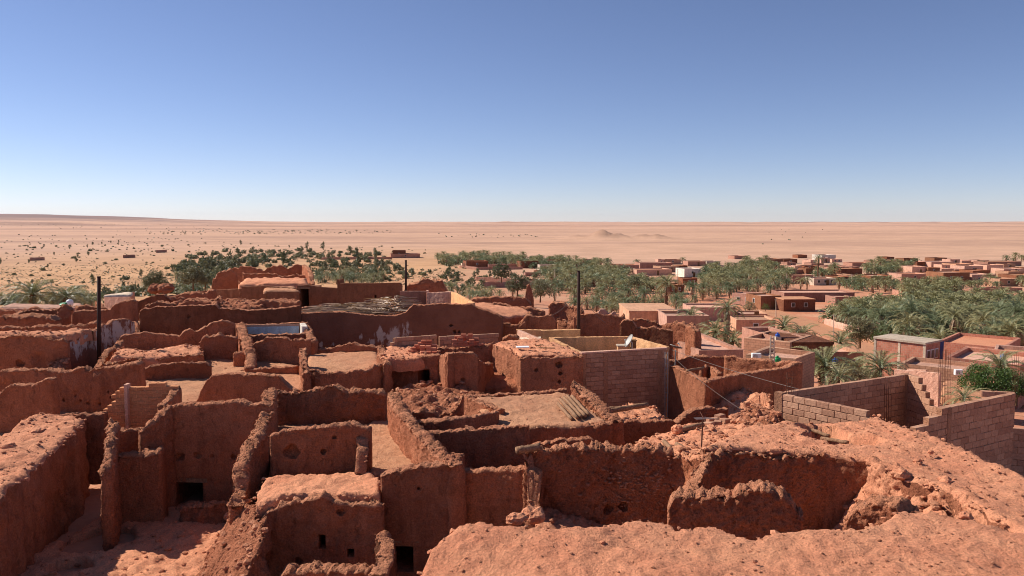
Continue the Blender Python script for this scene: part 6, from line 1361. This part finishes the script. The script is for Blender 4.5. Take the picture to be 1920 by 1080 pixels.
shrubs([(330, 505), (340, 480), (400, 472), (500, 470), (600, 468), (700, 474), (740, 490), (700, 512), (560, 500), (420, 512), (350, 520)], 190, 1.8, (1.2, 2.3), 'dark round shrub in the thick scrub behind the highest ruin', 'scrub behind the highest ruin', 21)
shrubs([(360, 520), (420, 500), (480, 498), (400, 540), (340, 540)], 40, 1.5, (1.2, 2.1), 'dark shrub crowding the left of the highest ruin', 'scrub left of the highest ruin', 26)
shrubs([(0, 535), (0, 480), (200, 478), (340, 478), (340, 520), (200, 535)], 34, 3, (.5, 1.3), 'round dark shrub on the pale sand at the left', 'scrub on the pale left sand', 22)
shrubs([(560, 512), (620, 498), (740, 500), (800, 510), (860, 510), (860, 530), (760, 528), (580, 530)], 60, 1.8, (.9, 1.6), 'dark shrub on the sand around the back pole', 'scrub around the back pole', 23, .3)
shrubs([(0, 475), (0, 455), (300, 455), (560, 462), (560, 470), (300, 475)], 30, 5, (.8, 1.5), 'small far shrub dotting the left plain', 'far scrub on the left plain', 24, .35)
shrubs([(840, 520), (960, 512), (1010, 520), (990, 540), (860, 545)], 40, 1.5, (.7, 1.3), 'low shrub by the far sandy plot, centre', 'scrub by the sandy plot', 25, .3)
shrubs([(180, 545), (360, 535), (400, 545), (250, 560), (180, 560)], 40, 1.2, (.8, 1.4), 'leafy shrub in the green strip behind the left ruins', 'scrub behind the left ruins', 28, .1)
shrubs([(780, 545), (860, 530), (900, 545), (860, 560), (800, 560)], 20, 1.5, (.6, 1.1), 'small shrub behind the yellow wall, centre', 'scrub behind the yellow wall', 29, .3)
# a thicket too dense to count
def thicket(name, label, polys, mat, seed):
    g = np.random.default_rng(seed); V = []; nb = 0
    base = [np.array([v.co[:] for v in leafcloud(46, [((0, 0, .7), (1, 1, .8)), ((.7, .3, .5), (.7, .7, .5)), ((-.6, -.3, .6), (.6, .6, .6))], 90 + i, .42, 'b', mat).vertices]) for i in range(5)]
    for poly, n, sa, sb in polys:
        pol = np.array(poly, float); c = 0
        while c < n:
            px, py = g.uniform(pol[:, 0].min(), pol[:, 0].max()), g.uniform(pol[:, 1].min(), pol[:, 1].max())
            if not inside(pol, np.array([px]), np.array([py]))[0]: continue
            x, y, z = G(px, py); k = g.uniform(sa, sb); V.append(base[g.integers(5)] * np.array([k, k, k * g.uniform(.7, 1.3)]) + np.array([x, y, z - .1])); c += 1
    V = np.concatenate(V); o = mk(name, V, np.arange(len(V)).reshape(-1, 4).tolist(), M[mat]); tag(o, label, 'scrub', None, 'stuff')
thicket('scrub_thicket', 'continuous belt of dark green scrub behind the left ruins', [([(320, 500), (400, 488), (500, 486), (430, 520), (340, 535)], 120, .9, 1.9), ([(570, 520), (600, 496), (740, 494), (760, 515), (700, 530)], 120, .8, 1.6), ([(400, 478), (560, 468), (700, 476), (690, 490), (420, 490)], 90, .7, 1.4), ([(180, 556), (260, 545), (380, 530), (400, 545), (220, 562)], 90, .6, 1.2), ([(0, 572), (0, 556), (200, 556), (200, 570)], 60, .7, 1.3), ([(0, 540), (0, 480), (330, 472), (330, 520), (200, 540)], 150, .22, .6), ([(0, 480), (0, 448), (420, 446), (560, 462), (330, 474)], 130, .35, .9), ([(190, 436), (640, 430), (740, 433), (740, 437), (640, 439), (300, 440)], 110, .8, 1.8), ([(540, 462), (760, 462), (820, 474), (760, 482), (560, 476)], 45, .5, 1.1), ([(720, 510), (870, 500), (900, 520), (860, 545), (760, 540)], 60, .35, .9), ([(820, 492), (1000, 488), (1000, 496), (830, 500)], 60, .9, 1.7)], 'leafdark', 5)
# uncountable: far scrub specks and dry grass
def specks(name, label, polys, me_v, s, mat, seed, cat):
    g = np.random.default_rng(seed); V = []; Fs = []
    for poly, n in polys:
        pol = np.array(poly, float); c = 0
        while c < n:
            px, py = g.uniform(pol[:, 0].min(), pol[:, 0].max()), g.uniform(pol[:, 1].min(), pol[:, 1].max())
            if not inside(pol, np.array([px]), np.array([py]))[0]: continue
            c += 1; x, y, z = G(px, py); k = g.uniform(*s) * (1 if y < 600 else (y / 600) ** .5); a = g.uniform(0, 6.28); nn = len(V)
            ca, sa = math.cos(a), math.sin(a)
            for vx, vy, vz in me_v[0]: j = g.uniform(.7, 1.3); V.append((x + (vx * ca - vy * sa) * k * j, y + (vx * sa + vy * ca) * k * j, z + (vz * .6 + .4) * k * j))
            Fs += [tuple(i + nn for i in q) for q in me_v[1]]
    o = mk(name, V, Fs, M[mat]); tag(o, label, cat, None, 'stuff')
specks('far_scrub', 'specks of far scrub scattered over the plain', [([(190, 433), (640, 428), (740, 432), (740, 437), (640, 438), (300, 437)], 90), ([(0, 470), (0, 440), (330, 440), (330, 470)], 50), ([(820, 438), (1010, 440), (1010, 446), (830, 446)], 30), ([(1400, 430), (1560, 430), (1560, 440), (1420, 460)], 14), ([(0, 420), (400, 420), (420, 430), (0, 428)], 70)], ICO1, (.5, 1.0), 'leafdark', 31, 'scrub')
specks('dry_grass_tufts', 'tufts of dry yellow grass and low weed on the left sand', [([(0, 545), (0, 500), (200, 495), (420, 500), (360, 535), (200, 545)], 1300), ([(560, 535), (580, 505), (860, 505), (860, 540)], 420)], ICO1, (.12, .4), 'grass', 32, 'grass')
# ------------------------------------------------------------------ air
def haze(dens):
    m = bpy.data.materials.new('desert_air'); m.use_nodes = True; n = m.node_tree.nodes
    for x in list(n):
        if x.type == 'BSDF_PRINCIPLED': n.remove(x)
    v = n.new('ShaderNodeVolumePrincipled'); v.inputs['Color'].default_value = (.8, .84, 1, 1); v.inputs['Density'].default_value = dens; v.inputs['Anisotropy'].default_value = 0.1
    m.node_tree.links.new(v.outputs[0], n['Material Output'].inputs['Volume'])
    vv, f = boxv(-40000, 40000, -40000, 40000, -90, 420); o = mk('haze', vv, f, m); o['kind'] = 'stuff'; o['label'] = 'thin pale desert haze'
haze(8e-6)
